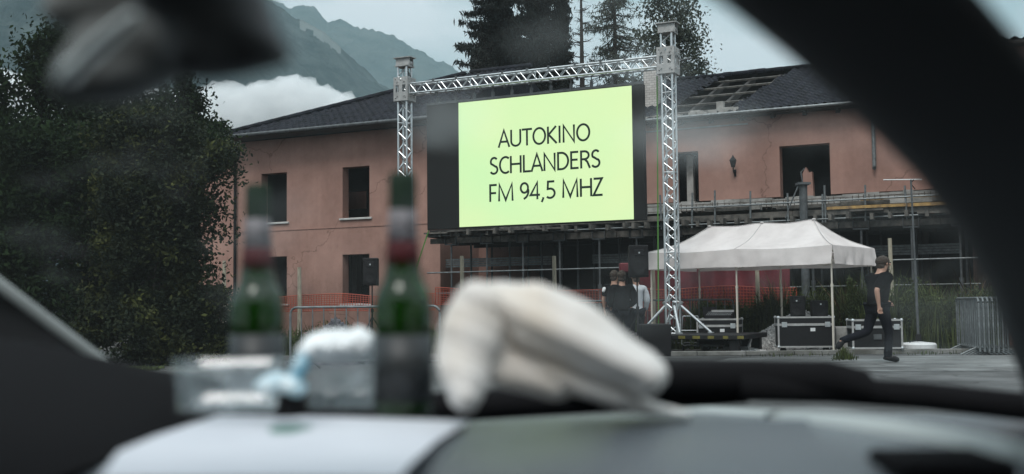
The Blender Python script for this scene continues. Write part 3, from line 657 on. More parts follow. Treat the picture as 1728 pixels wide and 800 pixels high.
while t < tr:                                  # cross beams, ends sticking out unevenly
    o_ = random.uniform(0.0, 0.55); MB().box(W(t, OD - 1.7 + o_ / 2 + 0.1, DB + 0.32 + random.uniform(-0.02, 0.04)), 0.09, 3.4 + o_, 0.17, (WU + WN * random.uniform(-0.08, 0.08), WN, Z)).build('cross_beam', M['wood_grey'], D1); t += random.uniform(0.3, 0.62)
q = MB(); q.box(W((tl + tr) / 2, OD - 1.75, DB + 0.46), tr - tl, 3.3, 0.06, (WU, WN, Z)); q.build('deck_sheet', M['wood_dark'], D1)
strip('edge_board', 'wood_grey', DB + 0.50, OD + 0.05, 0.16, 0.05, (1, 2.6), 0.05, 0.15)
strip('edge_board', 'wood_grey', DB + 0.66, OD - 0.1, 0.10, 0.2, (0.7, 2.2), 0.06, 0.35)
strip('edge_board', 'wood_yellow', DB + 0.62, OD + 0.02, 0.09, 0.3, (0.8, 2.2), 0.05, 0.45, t0=UZ(1280, 350, OD)[0])
strip('loose_board', 'wood_grey', DB + 0.40, OD + 0.16, 0.05, 0.35, (0.6, 1.9), 0.09, 0.4)
strip('loose_board', 'concrete', DB + 0.78, OD - 0.7, 0.12, 0.3, (0.5, 1.6), 0.04, 0.4)
strip('loose_board', 'wood_yellow', DB + 0.86, OD - 1.2, 0.2, 0.3, (0.6, 1.6), 0.04, 0.3, t0=UZ(1440, 320, OD)[0], t1=UZ(1620, 320, OD)[0])
# exposed rebar rows
q = MB()
for off, z0, h_, sp_ in ((OD - 1.0, DB + 0.72, 0.28, 0.16), (OFR + 0.12, zb - 0.36, 0.3, 0.17)):
    t = tl + 0.2
    while t < tr - 0.2:
        if noise.noise(Vector((t * 0.35, off, 0))) > -0.28:
            q.tube(W(t, off, z0), W(t + random.uniform(-.03, .03), off + random.uniform(-.03, .03), z0 + h_ * random.uniform(0.7, 1.1)), 0.012, 5, cap=False)
        t += sp_
    for zz in (0.08, 0.24): q.tube(W(tl, off + 0.02, z0 + zz), W(tr, off + 0.02, z0 + zz), 0.011, 5, cap=False)
q.build('rebar', M['rebar'], D1)
# guard posts and rails above the deck
q = MB()
for xp in (1116, 1167, 1206, 1266, 1330, 1388, 1393, 1460, 1530):
    t_ = UZ(xp, 360, OD + 0.1)[0]; MB().tube(W(t_, OD + 0.1, DB + 0.2), W(t_ + random.uniform(-.05, .05), OD + 0.1, DB + random.uniform(0.95, 1.3)), 0.028, 8).build('guard_post', M['galv'], D1)
for a_, b_, r_ in ((W(UZ(1140, 300, OD)[0], OD + 0.13, DB + 0.78), W(tr, OD + 0.13, DB + 0.80), 0.024), (W(tl, OD + 0.12, DB + 0.28), W(tr, OD + 0.12, DB + 0.30), 0.022), (W(tl, OD + 0.05, 2.15), W(tr, OD + 0.05, 2.18), 0.024), (W(tl, OD - 0.5, 1.5), W(tr, OD - 0.5, 1.52), 0.018)):
    MB().tube(a_, b_, r_, 8).build('rail', M['galv'], D1)
q = MB()
for (a, b_) in ((722, 930), (1000, 1085), (1095, 1300), (1460, 1620)):
    ta_, tb_ = UZ(a, 430, OD - 2)[0], UZ(b_, 430, OD - 2)[0]
    q = MB()
    for k in range(4): q.box(W((ta_ + tb_) / 2, OD - 2, 2.42 + k * 0.075), tb_ - ta_, 0.05 + 0.03 * (k % 2), 0.06, (WU, WN, Z))
    q.build('steel_waler', M['galv'], D1)
q = MB()
for xp in (790, 850, 915, 980, 1045, 1500, 1580):
    t_ = UZ(xp, 450, OD - 2)[0]; b0 = W(t_, OD - 2.3, 0); q = MB(); q.tube(b0, b0 + Z * 1.25, 0.02, 6); q.tube(b0 + Z * 1.25, b0 + Z * 0.75 + WU * 0.7, 0.018, 6); q.tube(b0 + Z * 1.25, b0 + Z * 0.75 - WU * 0.7, 0.018, 6); q.build('trestle', M['steel_grey'], D1)
# tall steel column with cable beside the wide opening
cp = onplane(1358, 420, OD + 0.5); ct = onplane(1356, 312, OD + 0.5)
C1 = thing('steel_column', 'grey steel column rising behind the white tent canopy', 'column', (cp.x, cp.y, 0))
q = MB(); q.tube((cp.x, cp.y, 0), (cp.x, cp.y, ct.z), 0.11, 14); q.build('shaft', M['steel_grey'], C1)
q = MB(); q.box((cp.x, cp.y, ct.z + 0.03), 0.34, 0.34, 0.06); q.path([(cp.x - .12, cp.y, ct.z), (cp.x - 0.3, cp.y, ct.z - 0.4), (cp.x - .5, cp.y, ct.z - 0.9), (cp.x - .35, cp.y + .3, ct.z - 1.2)], 0.02); q.path([(cp.x, cp.y, ct.z), (cp.x - .05, cp.y, ct.z + .35), (cp.x + 0.05, cp.y, ct.z + .45)], 0.02); q.build('head_plate', M['steel_grey'], C1)

# ------------------------------------------------------------------ truss frame with screen
TL = P(683, 148, 27.9); TR = P(1127.5, 100, 24.9)
TL.z = TR.z = 6.48
SU = Vector((TR.x - TL.x, TR.y - TL.y, 0)).normalized(); SN = Vector((SU.y, -SU.x, 0))
print('junction px check', TL, TR)
T1 = thing('truss_frame', 'silver aluminium truss goalpost carrying the big screen', 'truss', ((TL.x + TR.x) / 2, (TL.y + TR.y) / 2, 0))
def truss(p0, p1, a, b_, s=0.29, bay=0.46, rc=0.025, rb_=0.0135, skip=()):
    q = MB(); d = (p1 - p0); L = d.length; d = d.normalized(); h = s / 2 - rc
    cor = [a * (i * h) + b_ * (j * h) for i, j in ((-1, -1), (1, -1), (1, 1), (-1, 1))]
    for c in cor: q.tube(p0 + c, p1 + c, rc, 10)
    n = max(1, round(L / bay)); st = L / n
    for k in range(n):
        for e in range(4):
            A_, B_ = cor[e], cor[(e + 1) % 4]
            x0 = p0 + d * (k * st + 0.02); xm = p0 + d * ((k + .5) * st); x1 = p0 + d * ((k + 1) * st - 0.02)
            if (e + k * 0) % 2: A_, B_ = B_, A_
            q.tube(x0 + A_, xm + B_, rb_, 6, cap=False); q.tube(xm + B_, x1 + A_, rb_, 6, cap=False)
    for k in range(0, n + 1, 4):
        for e in range(4): q.tube(p0 + d * (k * st) + cor[e], p0 + d * (k * st) + cor[(e + 1) % 4], rb_, 6, cap=False)
    return q
PLT = 0.42
for nm, (T, zt) in enumerate(((TL, 7.05), (TR, 7.1))):
    g0 = Vector((T.x, T.y, PLT if nm else 0.02)); tw = truss(g0, Vector((T.x, T.y, zt)), SU, SN).build('tower', M['alu'], T1)
    # sleeve block round the tower
    q = MB(); s = 0.20; hs = 0.30
    for (n_, u_) in ((SN, SU), (-SN, -SU), (SU, -SN), (-SU, SN)):
        O_ = Vector((T.x, T.y, T.z - hs)) + n_ * (s + 0.006) - u_ * s
        q.panel(O_, u_, Z, n_, 2 * s, 2 * hs, 0.012, [(0.06, 0.15, 0.22, 0.4), (0.25, 0.34, 0.22, 0.4), (0.04, 0.07, 0.05, 0.08), (0.33, 0.36, 0.05, 0.08), (0.04, 0.07, 0.52, 0.55), (0.33, 0.36, 0.52, 0.55), (0.18, 0.22, 0.5, 0.56)])
        for i in (0.1, 0.3):
            for j in (0.12, 0.48): q.tube(O_ + u_ * i + Z * j, O_ + u_ * i + Z * j + n_ * 0.03, 0.018, 8)
    q.build('sleeve_block', M['alu_dull'], T1)
    q = MB(); zc = Vector((T.x, T.y, zt)); q.box(zc + Z * 0.02, 0.36, 0.36, 0.03, (SU, SN, Z))
    q.box(zc + SN * 0.09 + Z * 0.12, 0.4, 0.012, 0.2, (SU, SN, Z)); q.box(zc - SN * 0.09 + Z * 0.12, 0.4, 0.012, 0.2, (SU, SN, Z)); q.box(zc + Z * 0.235, 0.5, 0.3, 0.02, (SU, SN, Z)); q.tube(zc + SN * 0.1 + Z * 0.1 + SU * 0.12, zc - SN * 0.1 + Z * 0.1 + SU * 0.12, 0.07, 14)
    q.tube(zc + SN * 0.1 + Z * 0.1 - SU * 0.12, zc - SN * 0.1 + Z * 0.1 - SU * 0.12, 0.07, 14)
    q.build('head_section', M['alu_dull'], T1)
    q = MB(); q.path([zc + SU * 0.1 - Z * 0.05, zc + SU * 0.12 - Z * 0.4, zc + SU * 0.3 - Z * 0.62, zc + SU * 0.55 - Z * 0.6], 0.02); q.build('hoist_chain', M['steel_grey'], T1)
beam = truss(TL + SU * 0.2, TR - SU * 0.2, SN, Z, bay=0.42).build('beam', M['alu'], T1)
q = MB(); nclamp = 9
for k in range(nclamp):
    c = TL + SU * (0.9 + k * (5.0 / (nclamp - 1)) + random.uniform(-0.05, .05)); q.box(c - Z * 0.17 , 0.05, 0.06, 0.08, (SU, SN, Z)); q.box(c + Z * 0.15 + SN * 0.12, 0.05, 0.06, 0.06, (SU, SN, Z))
q.build('clamp', M['steel_grey'], T1)
# outriggers of the right tower, standing on the ballast platform
rbx = Vector((TR.x, TR.y, 0))
feet = [P(1081, 547, 24.9), P(1147, 566, 24.1), P(1200, 575, 24.6)]
for f_ in feet:
    f_ = Vector((f_.x, f_.y, PLT + 0.02)); d = (Vector((f_.x, f_.y, 0)) - rbx); d = d.normalized()
    q = MB(); q.tube(rbx + d * 0.15 + Z * 1.05, f_, 0.03, 10); q.tube(rbx + d * 0.12 + Z * 0.98, rbx + d * 0.2 + Z * 1.12, 0.045, 8); q.tube(f_ - Z * 0.015, f_ + Z * 0.01, 0.07, 10); q.build('outrigger', M['alu'], T1)
lb = Vector((TL.x, TL.y, 0))
for a_ in (0.6, 2.4, 4.2):
    d = Vector((math.cos(a_), math.sin(a_), 0)); q = MB(); q.tube(lb + d * 0.15 + Z * 1.05, lb + d * 1.0 + Z * 0.03, 0.03, 10); q.build('outrigger', M['alu'], T1)
# ballast platform with hazard marked edge
pc = rbx + SU * 0.35 + SN * 0.15
PL = thing('ballast_platform', 'low black platform with yellow hazard marks under the right truss tower', 'platform', pc)
q = MB(); q.bbox(pc + Z * (PLT - 0.05), 3.0, 2.2, 0.1, (SU, SN, Z)); q.build('deck', M['black_case'], PL)
for i in (-1, 1):
    for j in (-1, 1):
        q = MB(); q.bbox(pc + SU * (i * 1.3) + SN * (j * 0.9) + Z * ((PLT - 0.1) / 2), 0.2, 0.2, PLT - 0.1, (SU, SN, Z)); q.build('leg', M['black_case'], PL)
q = MB(); k = -1.4
while k < 1.4:
    q.box(pc + SU * (k + 0.08) + SN * 1.103 + Z * (PLT - 0.05), 0.13 + random.uniform(-.03, .03), 0.005, 0.06, (SU, SN, Z)); k += 0.31
q.build('hazard_mark', M['yellow'], PL)
# cables lying on and under the platform
for i in range(5):
    pts = []; c = pc + SU * random.uniform(-1.2, 1.3) + SN * (1.15 + 0.05 * i)
    for k in range(8): pts.append(c + SU * (0.12 * k - 0.4 + random.uniform(-.03, .03)) + SN * random.uniform(-.03, .06) + Z * (0.03 + max(0, (0.36 - 0.09 * k)) * (1 if i % 2 else 0)))
    tag(MB().path(pts, 0.014, 6).build('cable', M['black_plastic']), ['black cable hanging over the front of the platform, left end', 'black cable draped down the hazard marked platform edge', 'black cable lying flat before the middle of the platform', 'black cable hanging at the tower side of the platform', 'black cable lying outermost in front of the platform'][i], 'cable', 'cables round the platform')

# screen
def on_scr(x, y, off=0.0):
    o = Vector((TL.x, TL.y, 0)) + SN * off; d = ray(x, y); return EYE + d * ((o - EYE).dot(SN) / d.dot(SN))
s_of = lambda p: (Vector((p.x - TL.x, p.y - TL.y, 0))).dot(SU)
Sw = lambda s, off, z: Vector((TL.x, TL.y, 0)) + SU * s + SN * off + Z * z
sL, sR = s_of(on_scr(720, 290)), s_of(on_scr(1087, 260)); gL, gR = s_of(on_scr(774.5, 280)), s_of(on_scr(1067.5, 250))
zB, zT = 2.97, 6.02; print('screen', sL, sR, gL, gR, on_scr(774, 171).z, on_scr(1067, 143).z, on_scr(776, 385).z, on_scr(1069, 369).z)
LS = thing('led_screen', 'large led screen showing dark lettering on a pale green image', 'screen', Sw((sL + sR) / 2, 0, zB))
q = MB(); q.bbox(Sw((sL + sR) / 2, -0.08, (zB + zT) / 2), sR - sL, 0.14, zT - zB + 0.04, (SU, SN, Z), 0.008)
cab = q.build('cabinet', M['screen_black'], LS)
q = MB()
for k in range(1, 11): q.box(Sw(sL + (sR - sL) * k / 11, -0.17, (zB + zT) / 2), 0.06, 0.06, zT - zB - 0.1, (SU, SN, Z))
for k in (0.1, 0.5, 0.9): q.box(Sw((sL + sR) / 2, -0.17, zB + (zT - zB) * k), sR - sL - .2, 0.05, 0.06, (SU, SN, Z))
q.build('back_frame', M['steel_grey'], LS)
q = MB(); k = sL + 0.3
while k < sR: q.box(Sw(k, -0.05, zT + 0.10), 0.05, 0.08, 0.2, (SU, SN, Z)); q.tube(Sw(k, -0.05, zT + 0.15), Sw(k, -0.05, 6.36), 0.014, 6); k += 0.51
q.box(Sw((sL + sR) / 2, -0.05, zT + 0.05), sR - sL, 0.06, 0.05, (SU, SN, Z)); q.build('hanging_bar', M['steel_grey'], LS)
q = MB(); nx_ = 12
for i in range(1): q.add([Sw(gL, 0.0, zB + 0.01), Sw(gR, 0.0, zB + 0.01), Sw(gR, 0.0, zT), Sw(gL, 0.0, zT)], [(0, 1, 2, 3)])
img = q.build('image', M['screen'], LS)
# LED tile seams on the dark margins
# lettering: strokes in a humanist sans, cap height 1
def arc(cx, cy_, rx, ry, a0, a1, n=22): return [(cx + rx * math.cos(R(a0 + (a1 - a0) * k / n)), cy_ + ry * math.sin(R(a0 + (a1 - a0) * k / n))) for k in range(n + 1)]
GL = {
 'A': (0.66, [[(0.02, 0), (0.33, 1), (0.64, 0)], [(0.13, 0.33), (0.53, 0.33)]]),
 'U': (0.70, [[(0.09, 1), (0.09, 0.36)] + arc(0.35, 0.31, 0.26, 0.27, 180, 360) + [(0.61, 1)]]),
 'T': (0.58, [[(0.0, 0.95), (0.58, 0.95)], [(0.29, 0.95), (0.29, 0)]]),
 'O': (0.80, [arc(0.40, 0.5, 0.33, 0.46, 90, 450, 36)]),
 'K': (0.60, [[(0.09, 0), (0.09, 1)], [(0.54, 1), (0.13, 0.53), (0.57, 0)]]),
 'I': (0.26, [[(0.13, 0), (0.13, 1)]]),
 'N': (0.76, [[(0.09, 0), (0.09, 0.98), (0.66, 0.02), (0.66, 1)]]),
 'S': (0.54, [arc(0.28, 0.73, 0.19, 0.23, 35, 250, 16)[:14] + [(0.22, 0.55), (0.36, 0.45)] + arc(0.26, 0.27, 0.21, 0.23, 50, -150, 16)]),
 'C': (0.62, [arc(0.40, 0.5, 0.32, 0.46, 52, 308, 26)]),
 'H': (0.74, [[(0.09, 0), (0.09, 1)], [(0.65, 0), (0.65, 1)], [(0.09, 0.52), (0.65, 0.52)]]),
 'L': (0.50, [[(0.09, 1), (0.09, 0.05), (0.48, 0.05)]]),
 'D': (0.72, [[(0.09, 0.04), (0.09, 0.96)] + arc(0.27, 0.5, 0.37, 0.46, 90, -90, 22) + [(0.09, 0.04)]]),
 'E': (0.54, [[(0.48, 0.95), (0.09, 0.95), (0.09, 0.05), (0.49, 0.05)], [(0.09, 0.52), (0.44, 0.52)]]),
 'R': (0.60, [[(0.09, 0), (0.09, 0.95), (0.27, 0.95)] + arc(0.27, 0.73, 0.23, 0.22, 90, -90, 16) + [(0.09, 0.51)], [(0.29, 0.5), (0.42, 0.36), (0.56, 0)]]),
 'F': (0.52, [[(0.48, 0.95), (0.09, 0.95), (0.09, 0)], [(0.09, 0.49), (0.44, 0.49)]]),
 'M': (0.98, [[(0.09, 0), (0.11, 0.97), (0.48, 0.06), (0.85, 0.97), (0.88, 0)]]),
 '9': (0.60, [arc(0.29, 0.68, 0.21, 0.27, 0, 360, 26) + arc(0.12, 0.5, 0.40, 0.46, 5, -72, 14)]),
 '4': (0.60, [[(0.43, 0), (0.43, 0.95), (0.04, 0.25), (0.58, 0.25)]]),
 ',': (0.30, [[(0.17, 0.10), (0.15, 0.0), (0.07, -0.17)]]),
 '5': (0.60, [[(0.50, 0.95), (0.14, 0.95), (0.12, 0.54)] + arc(0.25, 0.30, 0.26, 0.26, 82, -135, 18)]),
 'Z': (0.56, [[(0.05, 0.95), (0.50, 0.95), (0.04, 0.05), (0.53, 0.05)]]),
 ' ': (0.30, []),
}
def ribbon(pts, th):
    P2 = [Vector(p) for p in pts]; n = len(P2); L_, R_ = [], []
    closed = (P2[0] - P2[-1]).length < 1e-4
    for i in range(n):
        if closed and i in (0, n - 1): a, b_, c = P2[-2], P2[0], P2[1]
        else: a, b_, c = P2[max(i - 1, 0)], P2[i], P2[min(i + 1, n - 1)]
        d1 = (b_ - a).normalized() if (b_ - a).length > 1e-6 else (c - b_).normalized(); d2 = (c - b_).normalized() if (c - b_).length > 1e-6 else d1
        n1 = Vector((-d1.y, d1.x)); n2 = Vector((-d2.y, d2.x)); m_ = (n1 + n2)
        m_ = m_.normalized() if m_.length > 0.05 else n1
        k = th / 2 / max(0.42, m_.dot(n1)); L_.append(b_ + m_ * k); R_.append(b_ - m_ * k)
    return L_, R_
def write(text, x0, x1, yb0, yt0):             # pixel box of the line: left, right, baseline and cap line at the left end
    a = s_of(on_scr(x0, yb0)); b_ = s_of(on_scr(x1, yb0 - (x1 - x0) * 0.075)); zb_ = on_scr(x0, yb0).z; H = on_scr(x0, yt0).z - zb_
    tot = sum(GL[c][0] for c in text); sx = (b_ - a) / tot; q = MB(); cur = a; lay = 0
    for c in text:
        wdt, strokes = GL[c]
        for st in strokes:
            ths = 0.126
            # scale so stroke width stays even in both directions
            pts = [(px * sx / H, pz) for px, pz in st]; L_, R_ = ribbon(pts, ths); n = len(L_); lay += 1; off = 0.004 + 0.0006 * (lay % 3)
            vs_ = [Sw(cur + p.x * H, off, zb_ + p.y * H) for p in L_] + [Sw(cur + p.x * H, off, zb_ + p.y * H) for p in R_]
            q.add(vs_, [(i, n + i, n + i + 1, i + 1) for i in range(n - 1)])
        cur += wdt * sx
    return q
for txt, x0, x1, yb, yt in (('AUTOKINO', 841, 997, 249.5, 221), ('SCHLANDERS', 826, 1014, 295, 266), ('FM 94,5 MHZ', 825, 1018, 341, 311.5)):
    write(txt, x0, x1, yb, yt).build('lettering', M['letters'], img)
# ratchet straps holding the screen
for i, (xa, ya, da, xb, yb_, db_) in enumerate(((717, 330, 27.2, 690, 470, 27.6), (1111, 350, 24.8, 1116, 565, 24.7))):
    a = P(xa, ya, da); b_ = P(xb, yb_, db_); 
    if i == 0: a = Sw(sL + 0.02, -0.1, zB + 0.05); b_ = Vector((TL.x - 0.1, TL.y - 0.1, 0.9))
    else: b_ = Vector((TR.x - 0.32, TR.y + 0.05, PLT + 0.01)); a = Sw(s_of(TR) - 0.3, -0.1, 6.2)
    q = MB(); d = (b_ - a).normalized(); sd = d.cross(Vector((0, 1, 0))).normalized(); n_ = d.cross(sd)
    q.box((a + b_) / 2, 0.03, 0.004, (b_ - a).length, (sd, n_, d)); tag(q.build('strap', M['green_strap']), ['green lashing strap slanting from the lower left screen corner', 'green lashing strap running down beside the right truss tower'][i], 'strap')
# loose drape hanging beside screen right edge
# ------------------------------------------------------------------ tent
FL = P(1093, 455, 26.1); FR = P(1405, 445, 23.4); FL.z = FR.z = 0
TU = (FR - FL).normalized(); TN = Vector((-TU.y, TU.x, 0)); TLn = (FR - FL).length; TD = 2.45; print('tent len', TLn)
TE = thing('party_tent', 'white pop up tent with a sagging valance in front of the formwork deck', 'tent', FL + TU * (TLn / 2) + TN * (TD / 2))
tp_ = lambda a, b_, z: FL + TU * a + TN * b_ + Z * z
ZE, ZV, ZR = 2.26, 1.86, 2.86
# canopy: pyramid-like roof with three ridge peaks, sagging between
q = MB(); nu, nv = 60, 36
pk = [TLn * 0.22, TLn * 0.52, TLn * 0.80]
def roof_z(a, b_):
    v = abs(b_ - TD / 2) / (TD / 2)
    ridge = ZR - 0.035 * math.sin(math.pi * min(max((a - pk[0]) / (pk[1] - pk[0]), 0), 1)) ** 2 - 0.045 * math.sin(math.pi * min(max((a - pk[1]) / (pk[2] - pk[1]), 0), 1)) ** 2 + 0.05 * (a / TLn)
    if a < pk[0]: e = 1 - a / pk[0]
    elif a > pk[2]: e = (a - pk[2]) / (TLn - pk[2])
    else: e = 0
    k = max(v, e); z = ridge + (ZE - ridge) * k - 0.10 * math.sin(math.pi * k) * (1 - 0.15 * k)
    # creases towards corners and sag at the eave between legs
    sag = 0.035 * abs(math.sin(math.pi * a / (TLn / 2))) * (k ** 3) * (1 if v > e else 0)
    return z - sag + 0.008 * noise.noise(Vector((a * 2.2, b_ * 2.2, 0)))
for j in range(nv + 1):
    for i in range(nu + 1): a = TLn * i / nu; b_ = TD * j / nv; q.v.append(tuple(tp_(a, b_, roof_z(a, b_))))
q.f = [(j * (nu + 1) + i, j * (nu + 1) + i + 1, (j + 1) * (nu + 1) + i + 1, (j + 1) * (nu + 1) + i) for j in range(nv) for i in range(nu)]
q.build('canopy', M['tent'], TE, smooth=True)
q = MB()
def seam(a0, b0, a1, b1):
    pts = [tp_(a0 + (a1 - a0) * k / 14, b0 + (b1 - b0) * k / 14, roof_z(a0 + (a1 - a0) * k / 14, b0 + (b1 - b0) * k / 14) + 0.004) for k in range(15)]; q.path(pts, 0.009, 5)
seam(0, 0, pk[0], TD / 2); seam(TLn, 0, pk[2], TD / 2); seam(0, TD, pk[0], TD / 2); seam(TLn, TD, pk[2], TD / 2); seam(TLn / 2, 0, pk[1], TD / 2); seam(pk[0], TD / 2, pk[2], TD / 2)
for p_ in pk: q.ball(tp_(p_, TD / 2, roof_z(p_, TD / 2) + 0.01), 0.05, 8, 6, (1, 1, .5))
q.build('seam', M['tent_seam'], TE)
def valance(p_of, L, name):
    q = MB(); n = int(L / 0.05); rows = 7
    for j in range(rows):
        for i in range(n + 1):
            a = L * i / n; k = j / (rows - 1)
            o = (0.012 + 0.03 * k) * math.sin(a * 5.5 + 2 * noise.noise(Vector((a * 1.2, k, 1)))) + 0.05 * k * noise.noise(Vector((a * 0.9 + 7, k * 1.3, 3)))
            q.v.append(tuple(p_of(a, o, k)))
    q.f = [(j * (n + 1) + i, j * (n + 1) + i + 1, (j + 1) * (n + 1) + i + 1, (j + 1) * (n + 1) + i) for j in range(rows - 1) for i in range(n)]
    return q.build('valance', M['tent'], TE, smooth=True)
vz = lambda a, b_, k: roof_z(a, b_) * (1 - k) + (ZV + 0.02 * noise.noise(Vector((a, b_, 5)))) * k
valance(lambda a, o, k: tp_(a, -0.01 - abs(o) * 0.9 - 0.03 * k, vz(a, 0, k)), TLn, 'f')
valance(lambda a, o, k: tp_(a, TD + 0.01 + abs(o), vz(a, TD, k)), TLn, 'b')
valance(lambda a, o, k: tp_(TLn + 0.01 + abs(o) + 0.03 * k, a, vz(TLn, a, k)), TD, 'r')
valance(lambda a, o, k: tp_(-0.01 - abs(o), a, vz(0, a, k)), TD, 'l')
for a in (0.06, TLn / 2, TLn - 0.05):
    for b_ in (0.06, TD - 0.06):
        q = MB(); q.box(tp_(a, b_, 0.72), 0.035, 0.035, 1.44, (TU, TN, Z)); q.box(tp_(a, b_, 1.8), 0.028, 0.028, 0.9, (TU, TN, Z)); q.box(tp_(a, b_, 0.01), 0.09, 0.09, 0.015, (TU, TN, Z)); q.box(tp_(a, b_, 1.42), 0.045, 0.045, 0.06, (TU, TN, Z)); q.build('leg', M['tent_leg'], TE)
q = MB()
for b_ in (0.06, TD - 0.06):
    for k in range(4):
        a0 = 0.06 + k * (TLn - 0.12) / 4; a1 = 0.06 + (k + 1) * (TLn - 0.12) / 4
        q.tube(tp_(a0, b_, 2.16), tp_(a1, b_, 1.92), 0.013, 6); q.tube(tp_(a0, b_, 1.92), tp_(a1, b_, 2.16), 0.013, 6)
for a in (0.06, TLn - 0.05):
    for k in range(2):
        b0 = 0.06 + k * (TD - .12) / 2; b1 = 0.06 + (k + 1) * (TD - .12) / 2; q.tube(tp_(a, b0, 2.16), tp_(a, b1, 1.92), 0.013, 6); q.tube(tp_(a, b0, 1.92), tp_(a, b1, 2.16), 0.013, 6)
q.build('scissor_frame', M['tent_leg'], TE)

# ------------------------------------------------------------------ flight cases and gear
def flight_case(label, c, ang, w_, d_, h_, wheels=True, sticker=True):
    u_ = Vector((math.cos(ang), math.sin(ang), 0)); v_ = Vector((-u_.y, u_.x, 0)); c = Vector((c.x, c.y, 0)); wz = 0.11 if wheels else 0.0
    T = thing('flight_case', label, 'flight case', c, 'flight cases in and around the tent')
    b0 = c + Z * (wz + h_ / 2); ax = (u_, v_, Z); zl_ = h_ * 0.74
    q = MB(); q.box(c + Z * (wz + zl_ / 2), w_ - 0.02, d_ - 0.02, zl_ - 0.006, ax); q.build('body', M['black_case'], T)
    q = MB(); q.box(c + Z * (wz + zl_ + (h_ - zl_) / 2), w_ - 0.02, d_ - 0.02, h_ - zl_ - 0.006, ax); q.build('lid', M['black_case'], T)
    q = MB(); e = 0.035
    for i in (-1, 1):
        for j in (-1, 1):
            q.box(b0 + u_ * (i * (w_ - e) / 2) + v_ * (j * (d_ - e) / 2), e, e, h_ - 0.02, ax)
            q.box(b0 + v_ * (j * (d_ - e) / 2) + Z * (i * (h_ - e) / 2), w_ - 0.02, e, e, ax); q.box(b0 + u_ * (j * (w_ - e) / 2) + Z * (i * (h_ - e) / 2), e - .003, d_ - 0.02, e - .003, ax)
    for j in (-1, 1): q.box(c + Z * (wz + zl_) + v_ * (j * (d_ / 2 + 0.001)), w_ - 0.07, 0.012, 0.05, ax); q.box(c + Z * (wz + zl_) + u_ * (j * (w_ / 2 + 0.001)), 0.012, d_ - 0.07, 0.05, ax)
    q.build('edge_trim', M['alu_dull'], T)
    q = MB()
    for i in (-1, 1):
        for j in (-1, 1):
            for k in (-1, 1): q.ball(b0 + u_ * (i * (w_ / 2 - 0.018)) + v_ * (j * (d_ / 2 - 0.018)) + Z * (k * (h_ / 2 - 0.018)), 0.036, 8, 6)
    q.build('corner_ball', M['alu'], T)
    for i in (-1, 1):
        q = MB(); q.bbox(c + Z * (wz + zl_) + u_ * (i * w_ * 0.38) - v_ * (d_ / 2 + 0.008), 0.11, 0.016, 0.11, ax, 0.004); q.build('latch', M['alu'], T)
    q = MB(); q.bbox(c + Z * (wz + zl_ * 0.55) - u_ * (w_ * 0.0) - v_ * (d_ / 2 + 0.004), 0.16, 0.016, 0.11, ax, 0.004); q.build('handle', M['steel_grey'], T) if not sticker else None
    if sticker: MB().box(c + Z * (wz + zl_ * 0.78) + u_ * (w_ * 0.12) - v_ * (d_ / 2 - 0.005), 0.10, 0.006, 0.07, ax).build('label', M['white_plastic'], T)
    if wheels:
        for i in (-1, 1):
            for j in (-1, 1):
                p = c + u_ * (i * (w_ / 2 - 0.14)) + v_ * (j * (d_ / 2 - 0.12)); q = MB(); q.tube(p + Z * 0.05 - v_ * 0.02, p + Z * 0.05 + v_ * 0.02, 0.05, 12); q.box(p + Z * 0.085, 0.06, 0.06, 0.05, ax); q.build('castor', M['black_plastic'], T)
    return T, wz + h_
WANG = math.atan2(WU.y, WU.x)
cB = G(1356, 24.3); fB, zB2 = flight_case('wide black flight case under the tent with two small loudspeakers on top', cB, -0.12, 1.18, 0.6, 0.66)
cA = G(1214, 25.4); fA, zA2 = flight_case('black flight case under the tent with the mixing desk on top', cA, -0.35, 0.92, 0.7, 0.62)
cC = G(1474, 23.2); fC, zC2 = flight_case('black flight case outside the tent behind the walking man', cC, -0.1, 1.0, 0.6, 0.60, sticker=False)
def speaker(label, c, ang, w_, d_, h_, tilt=0.0, cat='loudspeaker'):
    u_ = Vector((math.cos(ang), math.sin(ang), 0)); v_ = Vector((-u_.y, u_.x, 0)); T = thing('loudspeaker', label, cat, c, 'loudspeakers')
    z_ = (Z - v_ * tilt).normalized(); v2 = (v_ + Z * tilt).normalized()
    s = MB(); pts = []
    for k in (0, 1): pts.append([c + z_ * (h_ * k) + u_ * a + v2 * b_ for a, b_ in ((-w_ / 2, -d_ / 2), (w_ / 2, -d_ / 2), (w_ * 0.33, d_ / 2), (-w_ * 0.33, d_ / 2))])
    s.prism(pts[0], pts[1][0] - pts[0][0]); o = s.build('cabinet', M['black_plastic'], T)
    mdf = o.modifiers.new('b', 'BEVEL'); mdf.width = 0.02; mdf.segments = 2
    q = MB(); q.box(c + z_ * (h_ * 0.5) - v2 * (d_ / 2 + 0.006), w_ * 0.88, 0.012, h_ * 0.9, (u_, v2, z_)); q.build('grille', M['grille'], T)
    q = MB(); q.lathe([(w_ * 0.36, 0), (w_ * 0.38, 0.012), (w_ * 0.3, 0.012), (w_ * 0.12, 0.002)], (0, 0, 0), 24)
    mt = Matrix((u_, z_, -v2)).transposed(); cc = c + z_ * (h_ * 0.3) - v2 * (d_ / 2 + 0.013); q.v = [tuple(mt @ Vector(p) + cc) for p in q.v]; q.build('woofer', M['black_plastic'], T)
    q = MB(); q.bbox(c + z_ * (h_ * 0.76) - v2 * (d_ / 2 + 0.016), w_ * 0.5, 0.02, h_ * 0.2, (u_, v2, z_)); q.build('horn', M['black_plastic'], T)
    q = MB(); q.box(c + z_ * (h_ * 0.76) - v2 * (d_ / 2 + 0.028), 0.03, 0.004, 0.03, (u_, v2, z_)); q.build('badge', M['alu'], T)
    return T
